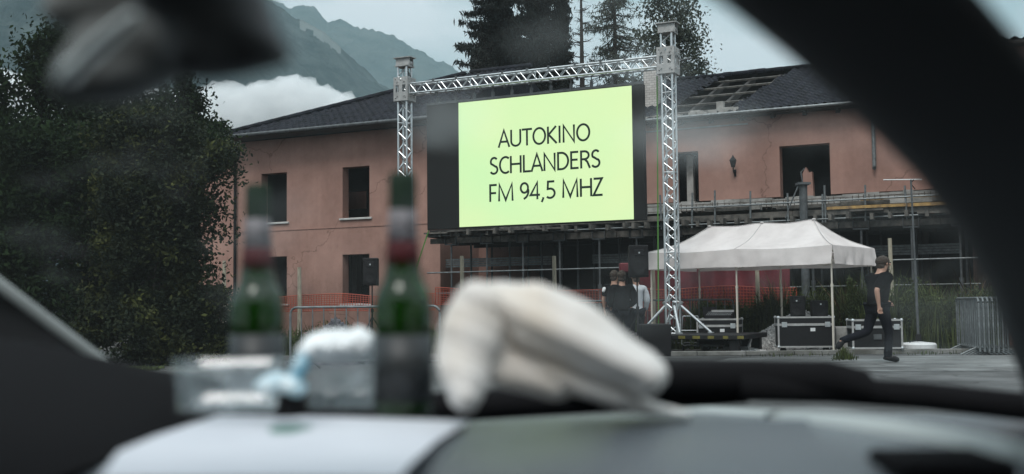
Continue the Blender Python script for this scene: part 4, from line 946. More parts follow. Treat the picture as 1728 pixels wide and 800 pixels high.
speaker('small black loudspeaker standing left on the wide flight case', cB + Vector((-0.1, 0, zB2)), -0.5, 0.32, 0.3, 0.44)
speaker('small black loudspeaker standing right on the wide flight case', cB + Vector((0.32, 0.05, zB2)), 0.1, 0.36, 0.3, 0.34)
def stand(label, c, top):
    T = thing('speaker_stand', label, 'stand', Vector((c.x, c.y, 0)), 'speaker stands')
    q = MB(); q.tube((c.x, c.y, 0.25), (c.x, c.y, 1.1), 0.02, 8); q.tube((c.x, c.y, 1.1), (c.x, c.y, top), 0.016, 8); q.tube((c.x, c.y, 0.95), (c.x, c.y, 1.02), 0.035, 8); q.build('pole', M['black_plastic'], T)
    for k in range(3):
        a = k * 2.094 + 0.4; d = Vector((math.cos(a), math.sin(a), 0)); q = MB(); q.tube((c.x, c.y, 0.85), Vector((c.x, c.y, 0)) + d * 0.55 + Z * 0.02, 0.014, 8); q.tube(Vector((c.x, c.y, 0.3)), Vector((c.x, c.y, 0.42)) + d * 0.28, 0.01, 6); q.build('leg', M['black_plastic'], T)
s1 = P(628, 482, 25.5); stand('black tripod stand under the left loudspeaker near the green bottle', s1, s1.z)
speaker('black loudspeaker on a tripod stand before the ground floor window', s1, -0.1, 0.36, 0.36, 0.62)
s2 = P(1075, 468, 23.4); stand('black tripod stand behind the group of standing people', s2, s2.z)
speaker('big black loudspeaker on a stand above the standing people', s2, 0.15, 0.42, 0.36, 0.66)
# red object on the stand: small red case behind the speaker
rp = P(1053, 458, 24.3); RC = MB(); RC.bbox((rp.x, rp.y, rp.z + 0.08), 0.2, 0.2, 0.2, b=0.02); RC.tube((rp.x, rp.y, 0), (rp.x, rp.y, rp.z - 0.015), 0.02, 8); tag(RC.build('signal_lamp', M['red_tarp']), 'small red box on a post beside the big loudspeaker', 'box')
# mixing desk on case A
md = cA + Z * zA2
T = thing('mixing_desk', 'sloped mixing desk with silver faders on the flight case', 'mixer', md)
u_ = Vector((math.cos(-0.35), math.sin(-0.35), 0)); v_ = Vector((-u_.y, u_.x, 0))
q = MB(); q.prism([md - u_ * 0.3 - v_ * 0.22, md - u_ * 0.3 + v_ * 0.22, md - u_ * 0.3 + v_ * 0.22 + Z * 0.16, md - u_ * 0.3 - v_ * 0.22 + Z * 0.06], u_ * 0.6); q.build('housing', M['black_plastic'], T)
q = MB()
for i in range(14):
    for j in range(3): q.box(md - u_ * (0.26 - i * 0.04) - v_ * (0.15 - j * 0.13) + Z * (0.085 + j * 0.029), 0.016, 0.05, 0.012, (u_, v_, Z))
q.build('fader', M['alu'], T)
q = MB(); q.box(md + u_ * 0.05 + v_ * 0.12 + Z * 0.165, 0.5, 0.015, 0.05, (u_, v_, Z)); q.build('meter_bridge', M['alu_dull'], T)
T = thing('monitor', 'small black display behind the mixing desk', 'monitor', md + v_ * 0.3 - u_ * 0.28)
q = MB(); q.box(md + v_ * 0.3 - u_ * 0.28 + Z * 0.16, 0.3, 0.03, 0.2, (u_, v_, Z)); q.build('display', M['black_plastic'], T); q = MB(); q.box(md + v_ * 0.3 - u_ * 0.28 + Z * 0.03, 0.05, 0.03, 0.06, (u_, v_, Z)); q.box(md + v_ * 0.3 - u_ * 0.28 + Z * 0.005, 0.2, 0.14, 0.01, (u_, v_, Z)); q.build('foot', M['black_plastic'], T)
# silver framed lid leaning low
pl_ = G(1243, 23.9); T = thing('case_lid', 'silver rimmed case lid lying tilted by the tent leg', 'lid', pl_)
aX = Vector((0.92, -0.38, 0)).normalized(); aY = (Vector((0.38, 0.92, 0)) + Z * 0.5).normalized(); aZ = aX.cross(aY); cL = pl_ + Z * 0.22
q = MB(); q.box(cL, 0.5, 0.42, 0.05, (aX, aY, aZ)); q.build('panel', M['black_case'], T)
q = MB()
for i in (-1, 1): q.box(cL + aY * (i * 0.21), 0.54, 0.03, 0.06, (aX, aY, aZ)); q.box(cL + aX * (i * 0.255), 0.03, 0.39, 0.062, (aX, aY, aZ))
q.box(pl_ + Z * 0.06, 0.4, 0.3, 0.12); q.build('rim', M['alu'], T)
# black bass bin in front of the tower
bb = G(1103, 23.2); T = thing('bass_speaker', 'wide black bass cabinet on the ground beside the standing people', 'loudspeaker', bb)
q = MB(); q.bbox(bb + Z * 0.33, 0.62, 0.6, 0.66, b=0.02); q.build('cabinet', M['black_plastic'], T); q = MB(); q.box(bb + Z * 0.34 - Vector((0, 0.306, 0)), 0.56, 0.012, 0.58); q.build('grille', M['grille'], T)
# folding trolley near the tower
ft = G(1168, 25.9); T = thing('hand_trolley', 'silver tubular trolley standing beside the truss tower', 'trolley', ft)
q = MB()
for dx in (-0.22, 0.22): q.path([ft + Vector((dx, -0.2, 0.12)), ft + Vector((dx, 0.25, 0.14)), ft + Vector((dx * 0.8, 0.3, 0.78))], 0.013)
q.tube(ft + Vector((-.176, .3, .78)), ft + Vector((.176, .3, .78)), 0.013); q.tube(ft + Vector((-.22, -.2, .12)), ft + Vector((.22, -.2, .12)), 0.013); q.tube(ft + Vector((-.22, .25, .45)), ft + Vector((.45, .25, .45)), 0.013); q.build('frame', M['alu'], T)
for dx in (-0.22, 0.22): MB().tube(ft + Vector((dx - .02, 0, 0.06)), ft + Vector((dx + .02, 0, .06)), 0.06, 12).build('wheel', M['black_plastic'], T)
# concrete block right of the wide case
bk_ = G(1420, 24.5); q = MB(); q.bbox(bk_ + Z * 0.27, 0.42, 0.5, 0.54, b=0.015); tag(q.build('concrete_block', M['concrete']), 'grey concrete block beside the right front tent leg', 'block')
# antenna mast on white base
ap = G(1548, 23.6); at_ = P(1542, 303, 23.6)
T = thing('antenna_mast', 'thin grey mast with a white crossbar on a round white base', 'mast', ap)
q = MB(); q.lathe([(0.30, 0.06), (0.36, 0.09), (0.36, 0.17), (0.33, 0.20), (0.12, 0.22), (0.05, 0.23)], ap, 28); q.lathe([(0.2, 0.0), (0.22, 0.06)], ap, 24); q.build('base', M['white_plastic'], T)
q = MB(); q.tube(ap + Z * 0.22, ap + Z * 1.9 - Vector((0.02, 0, 0)), 0.03, 8); q.tube(ap + Z * 1.9 - Vector((.02, 0, 0)), Vector((ap.x - 0.05, ap.y, at_.z)), 0.02, 8); q.build('pole', M['steel_grey'], T)
q = MB(); q.tube(Vector((at_.x - 0.64, at_.y, at_.z)), Vector((at_.x + 0.17, at_.y, at_.z)), 0.011, 8); q.build('crossbar', M['white_plastic'], T)
q = MB(); q.path([Vector((at_.x, at_.y, at_.z)), Vector((at_.x - 0.07, at_.y, at_.z - 0.08)), Vector((at_.x + 0.02, at_.y, at_.z - 0.2))], 0.014); q.box(ap + Z * 0.3, 0.09, 0.09, 0.16); q.path([ap + Z * .25, ap + Vector((-.2, -.1, .24)), ap + Vector((-.35, -.2, .03))], 0.01); q.build('cable', M['black_plastic'], T)

# ------------------------------------------------------------------ barriers, posts, nets
def barrier(label, a, b_, h_=1.08, n=14, m='galv', z0=0.15, group='crowd barriers', foot=True):
    a = Vector((a.x, a.y, 0)); b_ = Vector((b_.x, b_.y, 0)); u_ = (b_ - a).normalized(); v_ = Vector((-u_.y, u_.x, 0)); L = (b_ - a).length
    T = thing('crowd_barrier', label, 'barrier', (a + b_) / 2, group)
    q = MB(); r = 0.12
    pts = [a + Z * 0.08, a + Z * (h_ - r)] + [a + u_ * (r - r * math.cos(k)) + Z * (h_ - r + r * math.sin(k)) for k in (0.4, 0.8, 1.2)] + [a + u_ * r + Z * h_, b_ - u_ * r + Z * h_] + [b_ - u_ * (r - r * math.cos(k)) + Z * (h_ - r + r * math.sin(k)) for k in (1.2, 0.8, 0.4)] + [b_ + Z * (h_ - r), b_ + Z * 0.08]
    q.path(pts, 0.021, 8); q.tube(a + Z * z0, b_ + Z * z0, 0.018, 8); q.build('frame', M[m], T)
    q = MB()
    for k in range(1, n): q.tube(a + u_ * (L * k / n) + Z * z0, a + u_ * (L * k / n) + Z * h_, 0.011, 6, cap=False)
    q.build('bars', M[m], T)
    if foot:
        for e in (0.15, 0.85):
            c = a + u_ * (L * e); q = MB(); q.path([c - v_ * 0.3 + Z * 0.01, c - v_ * 0.12 + Z * 0.1, c + Z * 0.15, c + v_ * 0.12 + Z * 0.1, c + v_ * 0.3 + Z * 0.01], 0.018); q.build('foot', M[m], T)
    return T
barrier('galvanised crowd barrier with bright top rail between the two bottles', G(490, 19.6), G(742, 18.8), 1.07, 13)
barrier('dark crowd barrier at the left of the standing people', G(870, 27.5), G(1040, 26.6), 1.16, 12, 'steel_grey')
barrier('dark crowd barrier behind the bass cabinet and truss tower', G(1050, 26.9), G(1238, 26.4), 1.16, 13, 'steel_grey')
for k in range(7):
    o_ = 0.09 * k; c = G(1646, 22.0) + Vector((o_, 0, 0)); 
    barrier('folded crowd barrier, number %s from the left in the stack by the pillar' % ['one', 'two', 'three', 'four', 'five', 'six', 'seven', 'eight', 'nine'][k] if False else ['outermost left barrier of the leaning stack at the right', 'second barrier from the left in the stack at the right', 'third barrier from the left in the stack at the right', 'fourth barrier from the left in the stack at the right', 'fifth barrier from the left in the stack at the right', 'sixth barrier from the left in the stack at the right', 'last barrier of the stack, hard against the car pillar', 'last', 'last'][k],
            c + Vector((0, -0.15, 0)), c + Vector((0.42, 2.0, 0)), 1.12, 11, 'galv', group='stacked crowd barriers')
posts = [(505, 451, 30.5), (780, 432, 29.5), (936, 432, 28.8), (1103, 455, 28.2), (1279, 452, 27.6), (1505, 402, 28.4), (378, 440, 33)]
pl_lab = ['pale wooden post before the pink wall by the left bottle', 'pale wooden post just left of the paper bag top', 'pale wooden post under the middle of the screen', 'pale wooden post at the left end of the tent', 'pale wooden post seen under the middle of the tent', 'tall pale wooden post behind the walking man', 'thin wooden post at the edge of the left trees']
for (x_, y_, d_), lb_ in zip(posts, pl_lab):
    b0 = G(x_, d_); tz = P(x_, y_, d_).z; q = MB(); q.path([b0 - Z * 0.0, b0 + Z * (tz * 0.5) + Vector((0.01, 0, 0)), b0 + Z * tz], [0.06, 0.055, 0.05], 10); tag(q.build('wooden_post', M['post_wood']), lb_, 'post', 'fence posts')
def net(label, x0, d0, x1, d1, z0, z1):
    a = G(x0, d0); b_ = G(x1, d1); L = (b_ - a).length; u_ = (b_ - a).normalized(); v_ = Vector((-u_.y, u_.x, 0)); q = MB()
    f_ = lambda s, k: a + u_ * s + v_ * (0.06 * noise.noise(Vector((s * 1.1, k, x0)))) + Z * (z0 + (z1 - z0) * k + 0.09 * noise.noise(Vector((s * 0.7, k * 0.5, 2 + x0))) * (0.4 + k))
    n = int(L / 0.075)
    for i in range(n + 1):
        s = L * i / n
        for k in range(4): q.tube(f_(s, k / 4), f_(s, (k + 1) / 4), 0.009, 4, cap=False)
    for j in range(9):
        k = j / 8; m_ = int(L / 0.3)
        for i in range(m_): q.tube(f_(L * i / m_, k), f_(L * (i + 1) / m_, k), 0.012 if j in (0, 8) else 0.008, 4, cap=False)
    return tag(q.build('safety_net', M['net']), label, 'net', 'orange safety nets')
net('orange safety net before the left pink wall', 440, 31, 735, 29.7, 0.98, 1.4)
net('orange safety net under the screen between two wooden posts', 735, 29.7, 1025, 28.5, 1.12, 1.48)
net('orange safety net hanging before the red tarpaulin', 1025, 28.5, 1345, 27.7, 0.9, 1.45)
# red tarpaulin
q = MB(); a = G(1080, 29.4); b_ = G(1335, 28.6); n = 60
for j in range(10):
    for i in range(n + 1):
        s = i / n; q.v.append(tuple(a + (b_ - a) * s + Vector((0, 0.06 * math.sin(s * 38 + j * 0.2) + 0.05 * noise.noise(Vector((s * 9, j * 0.3, 0))), 0.35 + j / 9 * 1.85))))
q.f = [(j * (n + 1) + i, j * (n + 1) + i + 1, (j + 1) * (n + 1) + i + 1, (j + 1) * (n + 1) + i) for j in range(9) for i in range(n)]
TT = q.build('tarpaulin', M['red_tarp'], smooth=True); tag(TT, 'dark red tarpaulin wall stretched behind the tent legs', 'tarpaulin')

# ------------------------------------------------------------------ piles
def pile(name, label, c, rx, ry, h_, m, n, s0, s1, seed):
    rr = random.Random(seed); q = MB()
    N1 = 28
    q.v.append((c.x, c.y, h_ * 0.93))
    for j in range(1, 9):
        for i in range(N1):
            a = 2 * math.pi * i / N1; k = j / 8; q.v.append((c.x + rx * k * math.cos(a), c.y + ry * k * math.sin(a), max(-0.02, h_ * (0.93 - k) + 0.06 * noise.noise(Vector((k * 3, a, seed))))))
    q.f += [(0, 1 + i, 1 + (i + 1) % N1) for i in range(N1)] + [(1 + j * N1 + i, 1 + (j + 1) * N1 + i, 1 + (j + 1) * N1 + (i + 1) % N1, 1 + j * N1 + (i + 1) % N1) for j in range(7) for i in range(N1)]
    for k in range(n):
        a = rr.uniform(0, 2 * math.pi); t = math.sqrt(rr.random()) * 1.06; z = max(0, h_ * (1 - t)) ; s = rr.uniform(s0, s1)
        cx, cy_ = c.x + rx * t * math.cos(a), c.y + ry * t * math.sin(a); ax = [Vector([rr.gauss(0, 1) for _ in range(3)]).normalized()]
        ax.append(ax[0].orthogonal().normalized()); ax.append(ax[0].cross(ax[1]))
        vs_ = [Vector((cx, cy_, z)) + (ax[0] * i * rr.uniform(.6, 1.2) + ax[1] * j * rr.uniform(.6, 1.1) + ax[2] * k2 * rr.uniform(.4, 1)) * s for i, j, k2 in ((1, 0, 0), (-1, 0, 0), (0, 1, 0), (0, -1, 0), (0, 0, 1), (0, 0, -1))]
        q.add(vs_, [(0, 2, 4), (2, 1, 4), (1, 3, 4), (3, 0, 4), (2, 0, 5), (1, 2, 5), (3, 1, 5), (0, 3, 5)])
    return tag(q.build(name, m), label, 'pile')
pile('gravel_pile', 'heap of pale grey gravel behind the wide flight case', G(1352, 26.0), 1.6, 1.0, 0.95, M['gravel'], 5200, 0.012, 0.034, 1)
pile('rock_pile', 'heap of dark broken stones behind the left crowd barrier', G(566, 21.6), 0.85, 0.7, 0.86, M['rock'], 900, 0.03, 0.085, 2)
pile('gravel_pile', 'low spill of pale gravel at the foot of the middle tent leg', G(1262, 24.4), 0.55, 0.3, 0.1, M['gravel'], 900, 0.01, 0.03, 3)

# ------------------------------------------------------------------ plants
def leaf_mesh(pts, size, m, name, parent, aspect=0.55, up_bias=0.0, seed=0):
    g = np.random.default_rng(seed); n = len(pts); d = g.normal(size=(n, 3)); d[:, 2] -= up_bias; d /= np.linalg.norm(d, axis=1)[:, None]
    e = g.normal(size=(n, 3)); e -= (e * d).sum(1)[:, None] * d; e /= np.linalg.norm(e, axis=1)[:, None]
    s = size * g.uniform(0.6, 1.3, size=(n, 1)); off = np.zeros(3); r = parent
    while r is not None: off += np.array(r.get('_o', (0, 0, 0))); r = r.parent
    p = pts - off; nn_ = np.cross(d, e)
    v = np.empty((n, 6, 3)); v[:, 0] = p - d * s * 0.5; v[:, 1] = p - d * s * 0.1 + e * s * aspect * 0.5 + nn_ * s * 0.08; v[:, 2] = p + d * s * 0.25 + e * s * aspect * 0.36 + nn_ * s * 0.06
    v[:, 3] = p + d * s * 0.6; v[:, 4] = p + d * s * 0.25 - e * s * aspect * 0.36 + nn_ * s * 0.06; v[:, 5] = p - d * s * 0.1 - e * s * aspect * 0.5 + nn_ * s * 0.08
    me = bpy.data.meshes.new(name); me.vertices.add(n * 6); me.vertices.foreach_set('co', v.reshape(-1))
    me.loops.add(n * 8); me.polygons.add(n * 2); base = (np.arange(n) * 6)[:, None]
    li = np.concatenate([base + np.array([[0, 1, 2, 3]]), base + np.array([[0, 3, 4, 5]])], axis=1); me.loops.foreach_set('vertex_index', li.reshape(-1).astype(np.int32))
    me.polygons.foreach_set('loop_start', (np.arange(n * 2) * 4).astype(np.int32)); me.update(calc_edges=True); me.validate()
    me.materials.append(m); o = bpy.data.objects.new(name, me); COL.objects.link(o); o.parent = parent; return o
def limbs(T, base, top, r0, targets, name='trunk', m='bark'):
    q = MB(); mid = (base + top) / 2 + Vector((0.1, 0, 0)); q.path([base, mid, top], [r0, r0 * 0.7, r0 * 0.25], 10)
    for t in targets:
        k = random.uniform(0.2, 0.8); s = base.lerp(top, k); q.path([s, s.lerp(t, 0.5) + Vector((0, 0, 0.12)), t], [r0 * 0.35, r0 * 0.2, r0 * 0.06], 6)
    return q.build(name, M[m], T)
def broadleaf(label, x_, d_, blobs, nclump, per, size, m, seed, r0=0.14, group='trees left of the building', spread=0.28, name='broadleaf_tree', cat='tree', ub=0.5):
    # blobs: (px, py, rx px, ry px) ellipses of the outline, given real size at the tree's distance
    g = np.random.default_rng(seed); base = G(x_, d_); T = thing(name, label, cat, base, group); cl = []
    wt = np.array([b_[2] * b_[3] for b_ in blobs], float); wt /= wt.sum()
    for k in range(nclump):
        b_ = blobs[g.choice(len(blobs), p=wt)]; c = P(b_[0], b_[1], d_); rx = b_[2] / F * d_; rz_ = b_[3] / F * d_; v = g.normal(size=3); v /= np.linalg.norm(v); t = g.uniform(0.25, 1.0) ** 0.45
        cl.append([c.x + v[0] * rx * t, c.y + v[1] * rx * 0.8 * t, max(0.15, c.z + v[2] * rz_ * t)])
    cl = np.array(cl); sz = g.uniform(0.5, 1.4, size=(nclump, 1)) * spread
    pts = (cl[:, None, :] + g.normal(size=(nclump, per, 3)) * sz[:, None, :] * np.array([1, 1, 0.75])).reshape(-1, 3); pts = pts[pts[:, 2] > 0.02]
    leaf_mesh(pts, size, m, 'crown', T, 0.55, ub, seed); tz = float(cl[:, 2].max()) * 0.85
    limbs(T, base, Vector((base.x, base.y, tz)), r0, [Vector(cl[i]) for i in range(0, nclump, max(1, nclump // 26))]); return T
broadleaf('tall dark broadleaf tree at the far left behind the car mirror', 60, 25.5, [(75, 120, 36, 60), (120, 110, 60, 70), (20, 250, 90, 70), (180, 190, 90, 70), (-60, 160, 60, 60), (230, 230, 60, 60), (85, 60, 22, 30), (10, 150, 30, 24), (205, 70, 40, 50), (40, 200, 60, 40)], 150, 240, 0.11, M['leaf_dark'], 11)
broadleaf('dense dark tree filling the left of the picture, to the ground', 150, 22.8, [(120, 400, 170, 170), (20, 450, 140, 150), (180, 290, 100, 80), (120, 290, 120, 90), (130, 530, 150, 80), (40, 320, 110, 100), (-120, 400, 160, 220)], 230, 420, 0.10, M['leaf_dark'], 12)
broadleaf('bushy tree with yellowish leaf tips, right edge against the pink wall', 270, 21.6, [(250, 330, 85, 70), (368, 262, 42, 18), (325, 285, 62, 26), (318, 345, 34, 24), (335, 385, 22, 18), (230, 250, 70, 45), (250, 430, 78, 80), (300, 455, 34, 22), (240, 540, 100, 60), (320, 520, 30, 24), (300, 575, 50, 30), (290, 220, 36, 24)], 230, 380, 0.088, M['leaf_yellow'], 13, spread=0.22)
broadleaf('small dark tree whose top rises beside the white cloud', 320, 24.6, [(290, 212, 36, 34), (322, 222, 30, 22), (364, 216, 9, 20), (310, 245, 70, 26), (362, 250, 26, 14), (308, 150, 9, 30), (318, 178, 12, 20), (250, 205, 40, 16), (280, 165, 20, 10)], 95, 200, 0.095, M['leaf_dark'], 14, spread=0.15)
broadleaf('low dark bush at the foot of the pink wall beside the left bottle', 395, 22.8, [(370, 565, 46, 34), (358, 505, 18, 22), (420, 580, 30, 18)], 46, 160, 0.09, M['leaf_dark'], 15, r0=0.05, name='bush', cat='bush', spread=0.16, group='bushes')
# trees behind the building
def birch(label, x_, d_, blobs, nclump, per, size, m, seed, spread=0.5): return broadleaf(label, x_, d_, blobs, nclump, per, size, m, seed, 0.16, 'trees behind the building', spread)
PALE = lambda: spruce('pale airy conifer rising behind the truss beam, left of the right tower', 1045, 62, 215, -120, M['leaf_pale'], 36, dens=0.34, step=0.6, nl=0.22)
birch('slender leafy tree directly behind the right truss tower', 1135, 58, [(1130, 30, 40, 55), (1120, -40, 30, 60), (1140, 90, 38, 45), (1168, 60, 12, 18), (1165, 110, 24, 26), (1105, 80, 28, 50), (1175, 118, 16, 12)], 130, 70, 0.17, M['leaf_pale'], 22, 0.4)
def spruce(label, x_, d_, w_px, top_px, m, seed, dead=False, base_px=190, dens=1.0, step=0.55, nl=0.36):
    g = random.Random(seed); base = G(x_, d_); top = P(x_, top_px, d_); T = thing('spruce_tree' if not dead else 'bare_tree', label, 'tree', base, 'trees behind the building'); H = top.z; Rr = w_px / F * d_ / 2
    q = MB(); q.path([base, base + Z * (H * 0.5), base + Z * H], [0.28, 0.18, 0.02], 8); pts = []; lo = P(x_, base_px, d_).z * 0.75
    z = lo
    while z < H - 0.2:
        k = (H - z) / (H - lo); reach = Rr * min(1.0, (0.10 + 0.95 * k ** 0.8)) ; nb = 12 if not dead else 4
        for i in range(nb):
            a = g.uniform(0, 6.283); L = reach * g.uniform(0.45, 1.12); d = Vector((math.cos(a), math.sin(a), 0)); s = base + Z * (z + g.uniform(-.15, .15)); droop = 0.32 if not dead else -0.15
            P_ = [s + d * (L * t) + Z * (-droop * L * (t ** 1.2) + 0.22 * L * t ** 3) for t in (0, .25, .5, .75, 1)]
            q.path(P_, [0.045, 0.035, 0.025, 0.015, 0.006], 5)
            if dead:
                for b2 in range(5):
                    t = g.uniform(0.3, 0.95); p = P_[0].lerp(P_[4], t); p.z = s.z - droop * L * t ** 1.2 + 0.22 * L * t ** 3; e = Vector((g.gauss(0, 1), g.gauss(0, 1), g.uniform(-.6, .6))).normalized(); q.path([p, p + e * 0.35], [0.012, 0.004], 4)
                continue
            for b2 in range(int(120 * dens * L / max(Rr, .1)) + 24):
                t = g.uniform(0.12, 1.03); j = min(3, int(t * 4)); p = P_[j].lerp(P_[j + 1], min(1.1, t * 4 - j)); sp_ = 0.20 * (1.25 - t * 0.8); pts.append((p.x + g.gauss(0, sp_), p.y + g.gauss(0, sp_), p.z - abs(g.gauss(0, sp_ * 1.1)) + 0.04))
        z += step if not dead else 0.6
    q.build('trunk', M['bark'], T)
    if pts: leaf_mesh(np.array(pts), nl, m, 'crown', T, 0.2, 1.6, seed)
    return T
PALE()
spruce('dark spruce rising behind the left half of the screen', 845, 60, 215, -125, M['needle'], 31, dens=1.5, step=0.5)
spruce('dark spruce standing behind the right half of the screen', 914, 64, 165, -130, M['needle'], 32, dens=1.5, step=0.5)
spruce('young dark spruce just left of the bare tree', 955, 66, 66, -25, M['needle'], 35, dens=0.6)
spruce('bare dead conifer between the dark spruces and the pale tree', 988, 60, 90, -80, M['bark'], 33, dead=True)
# far tree line low behind, closes the view between buildings
# weeds and tall grass
def blades(name, label, regions, n, hmin, hmax, m, seed, kind='stuff', wd=0.014):
    g = np.random.default_rng(seed); q = MB()
    for k in range(n):
        x0, x1, d0, d1, hs = regions[g.integers(len(regions))]; px = g.uniform(x0, x1); dd = g.uniform(d0, d1); b0 = G(px, dd)
        dens = noise.noise(Vector((b0.x * 0.9, b0.y * 0.9, seed))) + 0.25 * noise.noise(Vector((b0.x * 3, b0.y * 3, seed)))
        if dens < -0.25: continue
        h_ = g.uniform(hmin, hmax) * hs * (0.75 + 0.6 * dens); a = g.uniform(0, 6.283); ln = g.uniform(0.05, 0.65) * h_; d = Vector((math.cos(a), math.sin(a), 0)); e = Vector((-d.y, d.x, 0)) * wd * g.uniform(.6, 1.5)
        p1 = b0 + d * (ln * 0.3) + Z * (h_ * 0.6); p2 = b0 + d * ln + Z * h_
        q.add([b0 - e, b0 + e, p1 + e * .9, p1 - e * .9, p2], [(0, 1, 2, 3), (3, 2, 4)])
    return tag(q.build(name, m), label, None, None, kind)
weeds_reg = [(1160, 1320, 26.9, 28.4, 0.95), (1290, 1470, 26.7, 28.4, 1.0), (1440, 1680, 25.2, 28.0, 1.08), (1480, 1640, 25.6, 27.8, 1.1)]
blades('weeds', 'tall green weeds growing between the tent and the formwork', weeds_reg, 7000, 0.5, 1.8, M['weed'], 41)
blades('weeds', 'dry brown seed stalks among the green weeds', [(1300, 1470, 26.9, 28, 1.0), (1560, 1690, 26, 27.5, 1.05), (800, 900, 29, 29.5, 0.9)], 900, 0.9, 1.75, M['weed_dry'], 42)
blades('weeds', 'rough grass behind the barrier under the screen', [(470, 760, 23, 28, 0.6), (740, 1080, 26.5, 29, 0.75), (1050, 1240, 26.5, 28.5, 0.65)], 5200, 0.5, 1.3, M['weed'], 43)
blades('grass', 'patch of short grass on the path at the left', [(212, 285, 19.0, 20.2, 1)], 1500, 0.04, 0.12, M['grass'], 44, wd=0.01)
blades('grass', 'small tuft of grass growing from the pavement edge', [(1408, 1436, 20.6, 21.5, 1), (1400, 1446, 20.4, 21.7, .45), (1416, 1426, 20.8, 21.2, 1.3)], 230, 0.05, 0.26, M['weed'], 45, wd=0.008)
blades('grass', 'thin weeds in the joint along the kerb', [(1200, 1720, 22.3, 22.9, 1), (230, 460, 22.2, 22.5, .7)], 500, 0.03, 0.12, M['weed'], 46, wd=0.008)
def leafy(name, label, regions, n, size, m, seed):
    g = np.random.default_rng(seed); pts = []
    for k in range(n):
        x0, x1, d0, d1, h_ = regions[g.integers(len(regions))]; px = g.uniform(x0, x1); dd = g.uniform(d0, d1); b0 = G(px, dd); hh = h_ * (0.75 + 0.6 * noise.noise(Vector((b0.x * 1.1, b0.y, seed)))); pts.append((b0.x, b0.y, g.uniform(0.05, 1) ** 0.8 * hh))
    o = leaf_mesh(np.array(pts), size, m, name, None, 0.4, -0.6, seed); return tag(o, label, None, None, 'stuff')
leafy('undergrowth', 'leafy dark undergrowth behind the tent and cases', [(1180, 1320, 26.9, 28.2, 1.3), (1290, 1470, 26.8, 28.2, 1.45), (1430, 1690, 25.3, 27.8, 1.55)], 42000, 0.085, M['weed'], 51)
leafy('undergrowth', 'leafy dark undergrowth behind the left barrier', [(480, 760, 23.5, 27, 0.7), (850, 1080, 27, 29, 0.8)], 8000, 0.07, M['weed'], 52)

# ------------------------------------------------------------------ people
def skin(name, J, E, m, parent, root=0, sub=2, disp=0.0):
    me = bpy.data.meshes.new(name); me.from_pydata([j[:3] for j in J], E, []); o = bpy.data.objects.new(name, me); COL.objects.link(o)
    md_ = o.modifiers.new('s', 'SKIN'); sl_ = me.skin_vertices[0].data if me.skin_vertices else None
    if sl_ is None:
        bm_ = bmesh.new(); bm_.from_mesh(me); bm_.verts.layers.skin.verify(); bm_.to_mesh(me); bm_.free(); sl_ = me.skin_vertices[0].data
    for i, j in enumerate(J):
        r = j[3]; sl_[i].radius = (r, j[4]) if len(j) > 4 else (r, r); sl_[i].use_root = (i == root)
    sb = o.modifiers.new('u', 'SUBSURF'); sb.levels = sub; sb.render_levels = sub
    dg = bpy.context.evaluated_depsgraph_get(); dg.update(); e2 = bpy.data.meshes.new_from_object(o.evaluated_get(dg)); COL.objects.unlink(o); bpy.data.objects.remove(o)
    if disp:
        for v in e2.vertices: v.co += Vector(noise.noise_vector(v.co * 14)) * disp
    e2.name = name; e2.materials.clear(); e2.materials.append(m); e2.polygons.foreach_set('use_smooth', [True] * len(e2.polygons))
    o2 = bpy.data.objects.new(name, e2); COL.objects.link(o2); o2.parent = parent; return o2
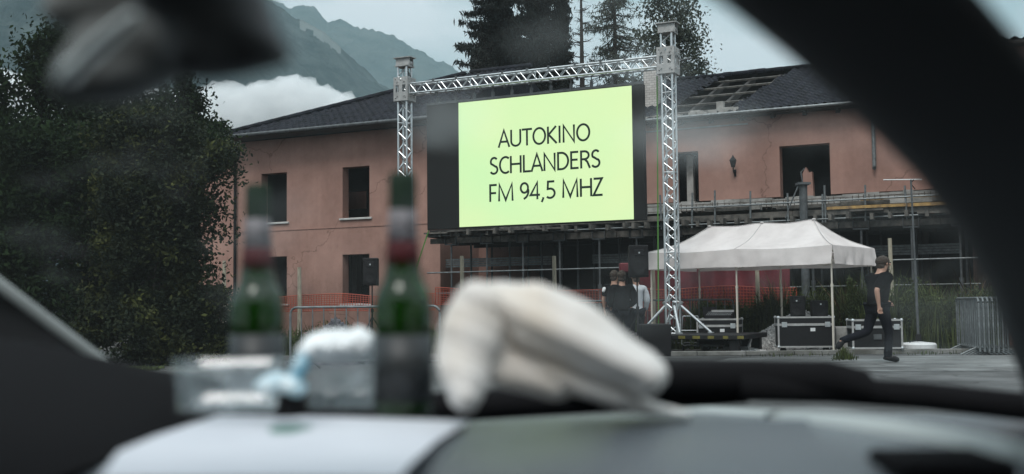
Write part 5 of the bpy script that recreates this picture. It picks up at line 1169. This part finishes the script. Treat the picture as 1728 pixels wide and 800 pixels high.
def person(label, loc, face, pose, mats, scale=1.0, hood=False, long_hair=False, bag=None):
    T = thing('person', label, 'person', loc, 'people beside the truss tower' if not pose.get('walk') else None); T['_o'] = (0, 0, 0)
    p = dict(hip=(0, 0, .95), waist=(0, .0, 1.1), chest=(0, 0, 1.32), neck=(0, .0, 1.5), head=(0, .03, 1.64), top=(0, .02, 1.73),
             sl=(-.19, 0, 1.43), sr=(.19, 0, 1.43), el=(-.25, -.03, 1.15), er=(.25, -.03, 1.15), wl=(-.25, .08, .92), wr=(.25, .08, .92),
             hl=(-.1, 0, .9), hr=(.1, 0, .9), kl=(-.11, .03, .5), kr=(.11, .03, .5), al=(-.12, 0, .09), ar=(.12, 0, .09), tl=(-.13, .17, .04), tr=(.13, .17, .04))
    p.update(pose)
    lp = lambda a, b_, t: tuple(a[i] * (1 - t) + b_[i] * t for i in range(3))
    J = [(*p['hip'], .13, .1), (*p['waist'], .12, .085), (*p['chest'], .14, .09), (*p['neck'], .062), (*p['head'], .08, .097), (*p['top'], .055, .07)]; E = [(0, 1), (1, 2), (2, 3), (3, 4), (4, 5)]
    for s_ in 'lr':
        b0 = len(J); J += [(*p['s' + s_], .062), (*lp(p['s' + s_], p['e' + s_], .5), .05), (*p['e' + s_], .04), (*lp(p['e' + s_], p['w' + s_], .4), .038), (*p['w' + s_], .025)]; E += [(2, b0), (b0, b0 + 1), (b0 + 1, b0 + 2), (b0 + 2, b0 + 3), (b0 + 3, b0 + 4)]
        w_ = Vector(p['w' + s_]); dr = (w_ - Vector(p['e' + s_])).normalized(); sd = dr.cross(Vector((0, 1, 0))).normalized(); palm = w_ + dr * .06; b1 = len(J); J.append((*palm, .034, .02)); E.append((b0 + 4, b1))
        for k in range(4):
            kn = palm + dr * .03 + Vector((0, 1, 0)) * (0.022 * (k - 1.5)); ti = kn + dr * (.05 - .006 * abs(k - 1.3)) + sd * (-.02 if s_ == 'l' else .02); J += [(*kn, .010), (*ti, .008)]; E += [(b1, len(J) - 2), (len(J) - 2, len(J) - 1)]
        th = palm - dr * .02 + Vector((0, 1, 0)) * .04; J.append((*th, .011)); E.append((b1, len(J) - 1)); J.append((*(th + dr * .04), .008)); E.append((len(J) - 2, len(J) - 1))
        b0 = len(J); J += [(*p['h' + s_], .095), (*lp(p['h' + s_], p['k' + s_], .5), .075), (*p['k' + s_], .055), (*lp(p['k' + s_], p['a' + s_], .35), .055), (*p['a' + s_], .038), (*p['t' + s_], .035)]; E += [(0, b0)] + [(b0 + i, b0 + i + 1) for i in range(5)]
    body = skin('body', J, E, M['skin'], T)
    hx, hy, hz_ = p['head']
    # face: nose, eyes, ears
    q = MB(); q.ball((hx, hy + .105, hz_ - .012), .016, 8, 6, (0.8, 1.2, 1.5)); q.ball((hx - .082, hy - .005, hz_), .022, 8, 6, (.4, .8, 1.2)); q.ball((hx + .082, hy - .005, hz_), .022, 8, 6, (.4, .8, 1.2)); f_ = q.build('face', M['skin'], None, smooth=True); f_.parent = T
    q = MB(); q.ball((hx - .032, hy + .092, hz_ + .018), .011, 8, 6); q.ball((hx + .032, hy + .092, hz_ + .018), .011, 8, 6); q.ball((hx, hy + .094, hz_ - .055), .016, 8, 6, (1.4, .5, .3)); f_ = q.build('eyes', M['black_plastic'], None); f_.parent = T
    # shirt
    sl_ = mats.get('sleeve', 0.5); k_ = mats.get('fat', .018)
    J = [(p['hip'][0], p['hip'][1], p['hip'][2] + .01, .145 + k_, .118 + k_), (*p['waist'], .13 + k_, .1 + k_), (*p['chest'], .165 + k_, .115 + k_), (*lp(p['chest'], p['neck'], .72), .105, .09)]; E = [(0, 1), (1, 2), (2, 3)]
    for s_ in 'lr':
        jm = len(J); J.append((*lp(lp(p['chest'], p['neck'], .35), p['s' + s_], .6), .11 + k_ * .5, .10)); E.append((2, jm)); b0 = len(J); J += [(*p['s' + s_], .084 + k_ * .5), (*lp(p['s' + s_], p['e' + s_], min(1, sl_ * 1.1)), .066 + k_ * .4)]; E += [(jm, b0), (b0, b0 + 1)]
        if sl_ > 1 - 1e-6: J += [(*lp(p['e' + s_], p['w' + s_], .5), .052 + k_ * .3), (*lp(p['e' + s_], p['w' + s_], .95), .042)]; E += [(b0 + 1, b0 + 2), (b0 + 2, b0 + 3)]
    skin('jacket' if sl_ >= 1 else 'shirt', J, E, M[mats['shirt']], T, root=1, disp=0.012)
    J = [(*p['hip'], .14, .11)]; E = []
    for s_ in 'lr': b0 = len(J); J += [(*p['h' + s_], .105), (*lp(p['h' + s_], p['k' + s_], .5), .087), (*p['k' + s_], .068), (*lp(p['k' + s_], p['a' + s_], .5), .064), (*lp(p['k' + s_], p['a' + s_], 1.12), .06)]; E += [(0, b0)] + [(b0 + i, b0 + i + 1) for i in range(4)]
    skin('trousers', J, E, M[mats['trousers']], T, disp=0.01)
    for s_ in 'lr':
        a_, t_ = Vector(p['a' + s_]), Vector(p['t' + s_]); heel = a_ - (t_ - a_) * .3; J = [(*a_, .062), (a_.x, a_.y, a_.z - .035, .055), (heel.x, heel.y, heel.z - .03 if abs(heel.z - a_.z) < .05 else heel.z, .035), (*lp(a_, t_, .6), .056), (*lp(a_, t_, 1.08), .05)]; skin('shoe', J, [(0, 1), (1, 2), (1, 3), (3, 4)], M['black_plastic'], T, root=1, sub=1)
    if not hood:
        q = MB(); q.ball((hx, hy - .022, hz_ + .038), 1, 22, 16, (.094, .106, .098)); q.ball((hx, hy - .06, hz_ - .035), 1, 16, 12, (.078, .055, .07)); am = .022 if mats.get('curly') else .008
        q.v = [tuple(Vector(v) + Vector(noise.noise_vector(Vector(v) * 26)) * am) for v in q.v]; o3 = q.build('hair', M['hair'], None, smooth=True); o3.parent = T
    if mats.get('beard'): skin('beard', [(hx, hy + .05, hz_ - .075, .055, .05), (hx, hy + .06, hz_ - .12, .04, .035)], [(0, 1)], M['hair'], T, sub=2, disp=.006)
    if mats.get('hoodback'): skin('hood', [(hx, hy - .09, hz_ - .16, .10, .07), (hx - .1, hy - .03, hz_ - .17, .05), (hx + .1, hy - .03, hz_ - .17, .05), (hx, hy - .10, hz_ - .24, .07, .04)], [(0, 1), (0, 2), (0, 3)], M[mats['shirt']], T, sub=2)
    T.scale = (scale * mats.get('wide', 1), scale * mats.get('wide', 1), scale); T.rotation_euler = (0, 0, face); return T
# walking man: faces right of the picture (+X), body turned slightly to us
walk = dict(walk=1, hip=(0, 0, .93), waist=(0, .02, 1.08), chest=(0, .05, 1.31), neck=(0, .09, 1.5), head=(.0, .14, 1.63), top=(0, .12, 1.72), sl=(-.2, .03, 1.43), sr=(.2, .05, 1.43), el=(-.26, .14, 1.2), wl=(-.22, .33, 1.02), er=(.28, -.2, 1.2), wr=(.28, -.17, .94),
            hl=(-.1, 0, .9), kl=(-.09, -.12, .50), al=(-.09, -.54, .38), tl=(-.09, -.64, .25), hr=(.1, .02, .9), kr=(.1, .12, .5), ar=(.08, .10, .10), tr=(.08, .28, .045))
wp = G(1480, 19.7)
wm = person('man in black t-shirt and dark trousers striding to the right', wp, R(-72), walk, dict(shirt='black_cloth', trousers='jeans', sleeve=.97, beard=True, wide=1.12, fat=.05), 1.06)
pA = G(1050, 23.7); person('person in a loose black jacket with curly hair, back to us', pA, R(8), dict(el=(-.27, .02, 1.14), wl=(-.2, .2, 1.02), er=(.28, 0, 1.15), wr=(.2, .2, 1.02)), dict(shirt='black_cloth', trousers='jeans', sleeve=1.0, curly=True, fat=.055), 1.0)
pB = G(1074, 24.5); person('person in a light grey hooded top, beside the black jacket', pB, R(20), dict(), dict(shirt='hoodie', trousers='jeans', sleeve=1.0, hoodback=True, fat=.02), 1.0)
pC = G(1037, 24.4); tC = person('person in black with bare forearm and white shoulder cloth, leftmost of the standing group', pC, R(-35), dict(el=(-.26, -.02, 1.15), wl=(-.27, .05, .93)), dict(shirt='black_cloth', trousers='jeans', sleeve=.72), 1.02)
skin('shoulder_cloth', [(-.2, -.06, 1.43, .075, .03), (-.22, -.09, 1.3, .06, .03)], [(0, 1)], M['white_cloth'], tC)
ob = P(1033, 545, 23.5); q = MB(); q.bbox((ob.x, ob.y, ob.z), 0.09, 0.03, 0.05, b=0.008); 

# ------------------------------------------------------------------ the car round the camera
CAR = thing('car', 'dark interior of the car the photo is taken from, with windscreen and dashboard', 'car', (0, 0.4, 0))
DZ = 0.94
# dashboard: rounded moulded top, falls away at front edge towards the viewer
q = MB(); xs = np.linspace(-0.95, 0.62, 190); ys = np.linspace(0.38, 1.42, 130)
def dash_z(x, y):
    z = DZ + 0.010 * math.exp(-((x - 0.25) / 0.3) ** 2)
    z -= 0.05 * (max(0, (0.92 - y)) / 0.34) ** 2
    z -= 0.22 * max(0, (0.62 - y) / 0.24) ** 2
    z -= 0.035 * max(0, min(1, (y - 1.02 + 0.25 * max(0, x - .1)) / 0.3)) ** 1.0
    return z
for y in ys:
    for x in xs: q.v.append((x, y, dash_z(x, y)))
nx_ = len(xs); q.f = [(j * nx_ + i, j * nx_ + i + 1, (j + 1) * nx_ + i + 1, (j + 1) * nx_ + i) for j in range(len(ys) - 1) for i in range(nx_ - 1)]
dash = q.build('dashboard', M['dash'], CAR, smooth=True)
q = MB(); q.box((-0.15, 0.36, 0.55), 1.6, 0.05, 0.5); q.box((-0.15, 0.9, 0.3), 1.62, 1.1, 0.03); q.box((-0.15, -0.6, 0.3), 1.62, 2.0, 0.03); q.build('lower_panel', M['dash_black'], CAR)
q = MB(); hn = []
for j in range(25):
    for i in range(41):
        a = i / 40; x_ = -0.98 + 0.68 * a; y_ = 0.5 + 0.9 * j / 24
        hgt = 0.098 * (max(0, 1 - max(0, (a - 0.42) / 0.58) ** 2.2)) ** 0.8 * max(0, 1 - max(0, (0.62 - y_) / 0.12) ** 2) * (1 - 0.45 * max(0, (y_ - 1.15) / .25))
        q.v.append((x_, y_, DZ - 0.03 + hgt + (0.03 if a < .9 else 0.03)))
q.f = [(j * 41 + i, j * 41 + i + 1, (j + 1) * 41 + i + 1, (j + 1) * 41 + i) for j in range(24) for i in range(40)]
q.build('instrument_hood', M['dash_black'], CAR, smooth=True)
# windscreen-side defroster ledge and vent
vp = Vector((0.282, 0.755, 0))
q = MB(); q.bbox((vp.x, vp.y, dash_z(vp.x, vp.y) + 0.004), 0.075, 0.075, 0.014, b=0.004); vent = q.build('air_vent', M['dash_black'], dash)
def on_dz(x_, y_):
    d = ray(x_, y_); z = DZ
    for _ in range(6): p = EYE + d * ((z - EYE.z) / d.z); z = dash_z(p.x, p.y)
    return Vector((p.x, p.y, z))
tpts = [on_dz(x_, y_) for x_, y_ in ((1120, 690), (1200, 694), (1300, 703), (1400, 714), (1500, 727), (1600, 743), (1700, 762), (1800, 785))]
q = MB(); q.path([p - Vector((0, 0, 0.010)) for p in tpts], [0.012, 0.016, 0.018, 0.019, 0.020, 0.020, 0.020, 0.018], 16); q.build('glare_strip', M['glare_strip'], dash, smooth=True)  # pale tube put in for the band of glare along the dash
q = MB(); a, b_ = P(1090, 640, 1.30), P(1475, 640, 1.22)
q.path([P(960, 640, 1.32), P(1100, 636, 1.30), P(1250, 638, 1.27), P(1400, 640, 1.24), P(1455, 650, 1.22), P(1490, 672, 1.2)], [0.022, 0.022, 0.022, 0.021, 0.017, 0.006], 14); q.build('cowl_ledge', M['dash_black'], CAR, smooth=True)
q = MB(); q.path([P(1250, 655, 1.25), P(1400, 658, 1.24), P(1560, 668, 1.2), P(1760, 690, 1.15)], 0.015, 14); q.build('windscreen_rubber', M['dash_black'], CAR, smooth=True)
q = MB(); q.path([P(180, 668, 1.5), P(420, 690, 1.42), P(700, 690, 1.36), P(1000, 672, 1.34), P(1260, 655, 1.3)], 0.018, 12); q.build('windscreen_rubber', M['dash_black'], CAR, smooth=True)
# bonnet
q = MB(); xs2 = np.linspace(-1.1, 0.62, 20); ys2 = np.linspace(1.46, 2.35, 14)
for y in ys2:
    for x in xs2: q.v.append((x, y, 0.865 - 0.05 * ((x + .2) / .9) ** 2 - 0.25 * max(0, (y - 1.9) / .45) ** 2 - 0.05 * (y - 1.46)))
q.f = [(j * 20 + i, j * 20 + i + 1, (j + 1) * 20 + i + 1, (j + 1) * 20 + i) for j in range(13) for i in range(19)]
q.build('bonnet', M['bonnet'], CAR, smooth=True)
# right pillar: loft
def loft(secs, name, m, thick=0.05, back=True):
    q = MB(); rings = []
    for (lx, ly, rx, ry, d) in secs:
        a = P(lx, ly, d); b_ = P(rx, ry, d); dv = Vector((0, 1, 0.15)).normalized(); w_ = b_ - a; n = 12; ring = []
        for k in range(n):
            t = 2 * math.pi * k / n; cx, cy_ = math.cos(t), math.sin(t); ex = abs(cx) ** 0.6 * (1 if cx > 0 else -1); ey = abs(cy_) ** 0.6 * (1 if cy_ > 0 else -1)
            ring.append((a + b_) / 2 + w_ * (0.5 * ex) + dv * (thick * ey * 0.5))
        rings.append(ring)
    n = 12; q.v = [tuple(p) for r in rings for p in r]; q.f = [(i * n + k, i * n + (k + 1) % n, (i + 1) * n + (k + 1) % n, (i + 1) * n + k) for i in range(len(rings) - 1) for k in range(n)]
    q.f += [tuple(range(n - 1, -1, -1)), tuple(range((len(rings) - 1) * n, len(rings) * n))]
    return q.build(name, m, CAR, smooth=True)
loft([(1020, -150, 1490, -200, 0.42), (1205, -5, 1645, -5, 0.50), (1328, 92, 1735, 100, 0.56), (1440, 192, 1850, 220, 0.62), (1548, 300, 1990, 330, 0.70), (1612, 385, 2080, 430, 0.78), (1664, 480, 2140, 530, 0.86), (1694, 560, 2180, 620, 0.94), (1722, 640, 2200, 700, 1.02), (1750, 740, 2200, 800, 1.1)], 'windscreen_pillar', M['trim'], 0.05)
loft([(-300, 290, -280, 240, 1.35), (-60, 447, -49, 431, 1.45), (60, 538, 70, 522, 1.5), (180, 627, 189, 612, 1.56), (250, 688, 256, 672, 1.6)], 'pillar_trim', M['trim_light'], 0.012)
q = MB(); q.prism([P(-400, 380, 1.40), P(-60, 445, 1.46), P(60, 536, 1.51), P(210, 648, 1.57), P(270, 800, 1.5), P(-400, 900, 1.2)], (0, 0.03, 0)); q.build('windscreen_pillar', M['dash_black'], CAR)
# roof, header, doors, rear so that the cabin is shaded as in life
q = MB(); q.box((-0.2, -0.75, 1.36), 1.6, 2.3, 0.03); q.path([(-0.95, 0.2, 1.30), (-0.2, 0.42, 1.345), (0.12, 0.42, 1.34)], 0.03, 10); q.build('roof', M['trim'], CAR)
q = MB()
for sx in (-1.0, 0.62):
    q.box((sx, -0.5, 0.62), 0.05, 2.6, 0.72); q.box((sx, -0.45, 1.2), 0.05, 0.1, 0.4); q.box((sx, -1.8, 1.1), 0.05, 0.4, 0.5)
q.box((-0.2, -1.9, 0.8), 1.6, 0.06, 1.1); q.build('door', M['dash_black'], CAR)
q = MB(); q.box((0.05, -0.42, 0.95), 0.52, 0.14, 0.75); q.box((-0.6, -0.42, 0.95), 0.52, 0.14, 0.75); q.build('seat_back', M['dash_black'], CAR)
# windscreen glass
q = MB(); n = 20
for j in range(n + 1):
    for i in range(n + 1):
        s, t = i / n, j / n; bx = -1.0 + 1.66 * s; tx = -0.72 + 0.98 * s; bow = math.sin(math.pi * s) ; y0 = 1.36 + 0.1 * bow; y1 = 0.34 + 0.08 * bow; q.v.append((bx * (1 - t) + tx * t, y0 * (1 - t) + y1 * t, 0.90 + (1.335 - 0.90) * t + 0.03 * math.sin(math.pi * t)))
q.f = [(j * (n + 1) + i, j * (n + 1) + i + 1, (j + 1) * (n + 1) + i + 1, (j + 1) * (n + 1) + i) for j in range(n) for i in range(n)]
WSo = q.build('windscreen', M['windscreen'], CAR, smooth=True)
t = M['windscreen'].node_tree; mixn = [n for n in t.nodes if n.type == 'MIX_SHADER' and n.inputs[0].is_linked][0]; last = mixn.inputs[0].links[0].from_socket
for (sx, sy, rad, amt) in ((1165, 225, 0.050, 0.13), (1085, 120, 0.03, 0.07), (760, 205, 0.042, 0.10), (905, 75, 0.03, 0.03)):  # milky glare painted into the glass at these spots
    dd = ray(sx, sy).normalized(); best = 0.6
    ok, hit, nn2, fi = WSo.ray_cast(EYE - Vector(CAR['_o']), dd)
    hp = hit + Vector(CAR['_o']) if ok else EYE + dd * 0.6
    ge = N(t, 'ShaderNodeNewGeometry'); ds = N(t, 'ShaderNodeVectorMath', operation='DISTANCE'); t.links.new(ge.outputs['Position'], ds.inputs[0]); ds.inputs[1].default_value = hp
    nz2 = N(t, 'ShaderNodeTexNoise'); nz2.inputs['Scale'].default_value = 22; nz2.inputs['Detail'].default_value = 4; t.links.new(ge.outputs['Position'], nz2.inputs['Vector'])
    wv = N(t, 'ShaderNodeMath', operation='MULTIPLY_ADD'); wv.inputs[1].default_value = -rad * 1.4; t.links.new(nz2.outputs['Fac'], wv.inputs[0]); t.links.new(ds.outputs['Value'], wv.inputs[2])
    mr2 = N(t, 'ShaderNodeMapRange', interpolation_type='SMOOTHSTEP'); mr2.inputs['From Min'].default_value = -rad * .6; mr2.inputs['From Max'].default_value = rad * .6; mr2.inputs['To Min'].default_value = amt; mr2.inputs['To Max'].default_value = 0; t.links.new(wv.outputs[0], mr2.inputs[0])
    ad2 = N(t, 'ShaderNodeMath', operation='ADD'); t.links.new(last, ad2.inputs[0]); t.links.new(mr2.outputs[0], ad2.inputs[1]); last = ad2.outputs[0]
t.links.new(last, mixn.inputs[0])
# rear-view mirror
def blob(name, balls, m, parent, voxel=0.004, smooth=6, disp=0.0, dsc=20, disp2=0):
    q = MB()
    for c, sc, ax in balls:
        b0 = len(q.v); q.ball((0, 0, 0), 1, 16, 12, sc)
        if ax is not None:
            mt = Matrix.Rotation(ax[0], 3, 'Y') @ Matrix.Rotation(ax[1], 3, 'Z')
            q.v[b0:] = [tuple(mt @ Vector(v)) for v in q.v[b0:]]
        q.v[b0:] = [tuple(Vector(v) + Vector(c)) for v in q.v[b0:]]
    o = q.build(name, m, parent); r = o.modifiers.new('r', 'REMESH'); r.mode = 'VOXEL'; r.voxel_size = voxel; r.use_smooth_shade = True
    s = o.modifiers.new('s', 'SMOOTH'); s.iterations = smooth; s.factor = 0.6
    dg = bpy.context.evaluated_depsgraph_get(); dg.update(); e = bpy.data.meshes.new_from_object(o.evaluated_get(dg)); o.modifiers.clear(); e.materials.clear(); e.materials.append(m); o.data = e
    if disp:
        vs_ = []
        for v in e.vertices:
            f_ = noise.ridged_multi_fractal(v.co * dsc, 1.0, 2.0, 3, 1.0, 2.0) - 1.0; vs_.append(v.co + v.normal * (disp * f_) + Vector(noise.noise_vector(v.co * dsc * 2.2)) * disp2)
        for v, c in zip(e.vertices, vs_): v.co = c
    e.polygons.foreach_set('use_smooth', [True] * len(e.polygons)); return o
mc = P(190, 80, 0.56)
k_ = 0.56 / F
def PB(x, y, rx, ry, d=0.56, rd=0.02, rot=0.0): return (P(x, y, d), (rx / F * d, rd, ry / F * d), (rot, 0))
mir = blob('rear_view_mirror', [PB(190, 92, 118, 62, rot=R(-36)), PB(150, 128, 68, 44, rot=R(-30)), PB(262, 66, 110, 84, rot=R(-15)), PB(230, -10, 170, 70, rot=R(-10)), PB(205, 140, 98, 34, rot=R(-12))], M['mirror_body'], CAR, 0.003, 8)
sens = blob('sensor_housing', [PB(370, 40, 100, 92, .50, .02), PB(432, 72, 60, 44, .5, .018, R(28)), PB(462, 92, 34, 20, .5, .012, R(15)), PB(345, 98, 70, 40, .5, .02), PB(330, -20, 120, 70, .5, .03), PB(405, 112, 56, 18, .5, .012, R(-10))], M['housing'], CAR, 0.003, 6)
bz = blob('mirror_streak', [PB(172, 74, 92, 15, .515, .006, R(-43)), PB(122, 120, 32, 18, .515, .006, R(-43))], M['rim_light'], mir, 0.002, 4)  # pale strip shaped as the light streak reflected along the mirror edge

# ------------------------------------------------------------------ things lying on the dashboard
q = MB(); pp = [P(168, 812, .728), P(205, 760, .84), P(262, 738, .9), P(368, 702, 1.08), (P(600, 704, 1.08)), P(790, 712, 1.04), P(735, 742, .92), P(690, 790, .77), P(670, 812, .728)]
zs = DZ + 0.008
ppx = []
for (x_, y_) in ((165, 812), (200, 764), (262, 738), (368, 703), (600, 706), (792, 713), (738, 745), (694, 785), (672, 812)):
    d = ray(x_, y_); ppx.append(EYE + d * ((zs - EYE.z) / d.z))
q.prism(ppx, (0, 0, 0.0012)); psh = q.build('paper_sheet', M['paper'])
mk = MB(); cm_ = EYE + ray(486, 728) * ((zs - EYE.z) / ray(486, 728).z); mk.v = [(cm_.x + 0.016 * math.cos(a) * (1 + .25 * math.sin(3 * a)), cm_.y + 0.035 * math.sin(a) * (1 + .2 * math.cos(2 * a)), zs + 0.0018) for a in [k * math.pi / 12 for k in range(24)]]; mk.f = [tuple(range(24))]; mk.build('paper_reflection', mat('green_reflection', (0.10, 0.22, 0.18), .6), psh)  # flat green patch painting a reflection on the sheet
tag(psh, 'white paper sheet lying flat on the dashboard', 'paper')
def on_dash(x_, y_, z=DZ + 0.004): d = ray(x_, y_); return EYE + d * ((z - EYE.z) / d.z)
def bottle(label, x_, ybase, ytop, d):
    b0 = P(x_, ybase, d); tz = P(x_, ytop, d).z; H = tz - b0.z; T = thing('bottle', label, 'bottle', b0, 'green bottles on the dashboard'); s = H / 0.24
    pr = [(0.0265, 0), (0.0285, 0.004), (0.0285, 0.108), (0.027, 0.118), (0.0225, 0.127), (0.0185, 0.136), (0.0172, 0.150), (0.0150, 0.170), (0.0128, 0.190), (0.012, 0.226)]
    q = MB(); q.lathe([(r * s, z * s) for r, z in pr], b0, 32); q.build('glass', M['bottle'], T, smooth=True)
    q = MB(); q.lathe([(0.026 * s, 0.003 * s), (0.026 * s, 0.092 * s), (0.001 * s, .093 * s)], b0, 24); q.build('drink', mat('drink', (0.01, 0.012, 0.008), .3), T, smooth=True)
    q = MB(); q.lathe([(0.0130 * s, .204 * s), (0.0138 * s, .206 * s), (0.0138 * s, .233 * s), (0.012 * s, .240 * s)], b0, 24); q.build('cap', M['cap'], T, smooth=True)
    q = MB(); q.lathe([(0.0152 * s, .172 * s), (0.0130 * s, .203 * s)], b0, 24); q.build('neck_foil', M['foil'], T, smooth=True)
    q = MB(); q.lathe([(0.0176 * s, .146 * s), (0.0153 * s, .172 * s)], b0, 24); q.build('neck_band', M['redlabel'], T, smooth=True)
    q = MB(); q.lathe([(0.0289 * s, .016 * s), (0.0289 * s, .080 * s)], b0, 32); q.build('label', M['bodylabel'], T, smooth=True); return T
bottle('green glass bottle with red neck band, the nearer one beside the paper bag', 681, 702, 292, 1.06)
bottle('green glass bottle with red neck band, the farther left one', 434, 690, 312, 1.16)
def tub(label, x0, x1, yb, yt, d):
    a = P(x0, yb, d); b_ = P(x1, yb, d); zt = P((x0 + x1) / 2, yt, d).z; w_ = b_.x - a.x; T = thing('plastic_tub', label, 'tub', ((a.x + b_.x) / 2, d + w_ * .3, a.z), 'clear plastic tubs')
    q = MB(); dp_ = w_ * 0.6; rows = []; zb_ = a.z
    for k, (z, g_) in enumerate(((zb_, .93), (zb_ + (zt - zb_) * .5, .965), (zt - .004, 1.0), (zt - .003, 1.05), (zt, 1.05))):
        ring = []
        for i in range(24):
            t = 2 * math.pi * i / 24; cx, sy = math.cos(t), math.sin(t); ring.append(((a.x + b_.x) / 2 + w_ / 2 * g_ * abs(cx) ** .35 * (1 if cx > 0 else -1), d + dp_ / 2 + dp_ / 2 * g_ * abs(sy) ** .35 * (1 if sy > 0 else -1), z))
        rows.append(ring)
    q.v = [p for r in rows for p in r]; q.f = [(i * 24 + k, i * 24 + (k + 1) % 24, (i + 1) * 24 + (k + 1) % 24, (i + 1) * 24 + k) for i in range(4) for k in range(24)] + [tuple(range(23, -1, -1))]
    q.build('shell', M['clear_plastic'], T, smooth=True); return zt
tub('clear plastic tub in front of the left bottle', 285, 462, 696, 606, 1.00)
z2 = tub('clear plastic tub between the bottles with white wrapping on it', 512, 634, 692, 598, 1.10)
tag(blob('wrapping', [(P(570, 584, 1.13), (64 / F * 1.1, .035, 26 / F * 1.1), None), (P(610, 580, 1.13), (30 / F * 1.1, .025, 26 / F * 1.1), None), (P(530, 592, 1.12), (30 / F * 1.1, .02, 14 / F * 1.1), None)], M['bluewhite'], None, 0.002, 2, 0.004, 40, .0015), 'crumpled white and blue wrapping on the right plastic tub', 'wrapping')
T = thing('bottle_stopper', 'small dark stemmed stand with a pale blue crumpled cover between the tubs', 'stopper', P(487, 702, .98))
q = MB(); b0 = P(487, 703, .98); q.lathe([(.012, 0), (.010, .004), (.009, .028), (.012, .032)], b0, 16); q.build('stem', M['dash_black'], T, smooth=True)
o = blob('cover', [(P(458, 648, .98), (30 / F, .015, 17 / F), (R(-20), 0)), (P(492, 652, .98), (26 / F, .015, 17 / F), (R(20), 0)), (P(505, 618, .99), (14 / F, .01, 24 / F), (R(20), 0))], M['blue'], T, 0.0015, 3, .001, 80, .0005)
# crumpled paper bag
Dg = 1.0
def BB(x, y, rx, ry, rd=.04, rot=0.0, d=Dg): return (P(x, y, d), (rx / F * d, rd, ry / F * d), (rot, 0))
def chain(pts, rd=.035, n=9):
    out = []
    for (p0, p1) in zip(pts[:-1], pts[1:]):
        for k in range(n):
            t = k / n; v = [p0[i] * (1 - t) + p1[i] * t for i in range(5)]; out.append(BB(v[0], v[1], v[2], v[3], rd, 0, v[4]))
    return out
bag = blob('paper_bag', chain([(812, 522, 50, 48, .965), (792, 575, 52, 55, .955), (784, 625, 42, 48, .945), (786, 668, 24, 24, .935), (786, 672, 20, 20, .935)], .022) +
           chain([(850, 515, 42, 40, 1.0), (900, 538, 54, 58, .99), (960, 562, 54, 56, .985), (1020, 594, 50, 48, .985), (1072, 622, 44, 40, .99), (1082, 634, 40, 38, .99)], .05, 12) +
           chain([(850, 590, 30, 34, 1.0), (920, 622, 36, 24, .99), (985, 650, 38, 22, .99), (1036, 668, 26, 18, .99), (1040, 670, 24, 16, .99)], .03, 12) +
           chain([(1060, 680, 30, 14, 1.0), (1150, 694, 16, 6, 1.0), (1156, 696, 12, 4, 1.0)], .03) + chain([(850, 560, 30, 50, 1.0), (900, 600, 30, 40, 1.0), (1000, 640, 40, 30, 1.01), (1040, 650, 40, 30, 1.01)], .03) +
           [BB(838, 580, 34, 60, .03, 0, .985), BB(850, 540, 40, 50, .03, 0, .985), BB(845, 610, 30, 44, .03, 0, .985)] + chain([(820, 610, 34, 34, .98), (870, 628, 34, 30, .985), (930, 650, 34, 24, .99), (935, 652, 34, 24, .99)], .03),
           M['bag'], None, 0.0022, 1)
pleat = lambda c: noise.ridged_multi_fractal(Vector((c.x * 3.2 + c.z * 7, c.y * 9, (c.z * 0.87 + c.x * 0.42) * 26)), 0.9, 2.1, 3, 1.0, 2.0)
nv_ = [v.co + v.normal * (0.0058 * (pleat(v.co) - 1.1)) + Vector(noise.noise_vector(v.co * 30)) * .0015 for v in bag.data.vertices]
for v, c in zip(bag.data.vertices, nv_): v.co = c
tag(bag, 'big crumpled white paper bag lying on the dashboard under the screen', 'paper bag')
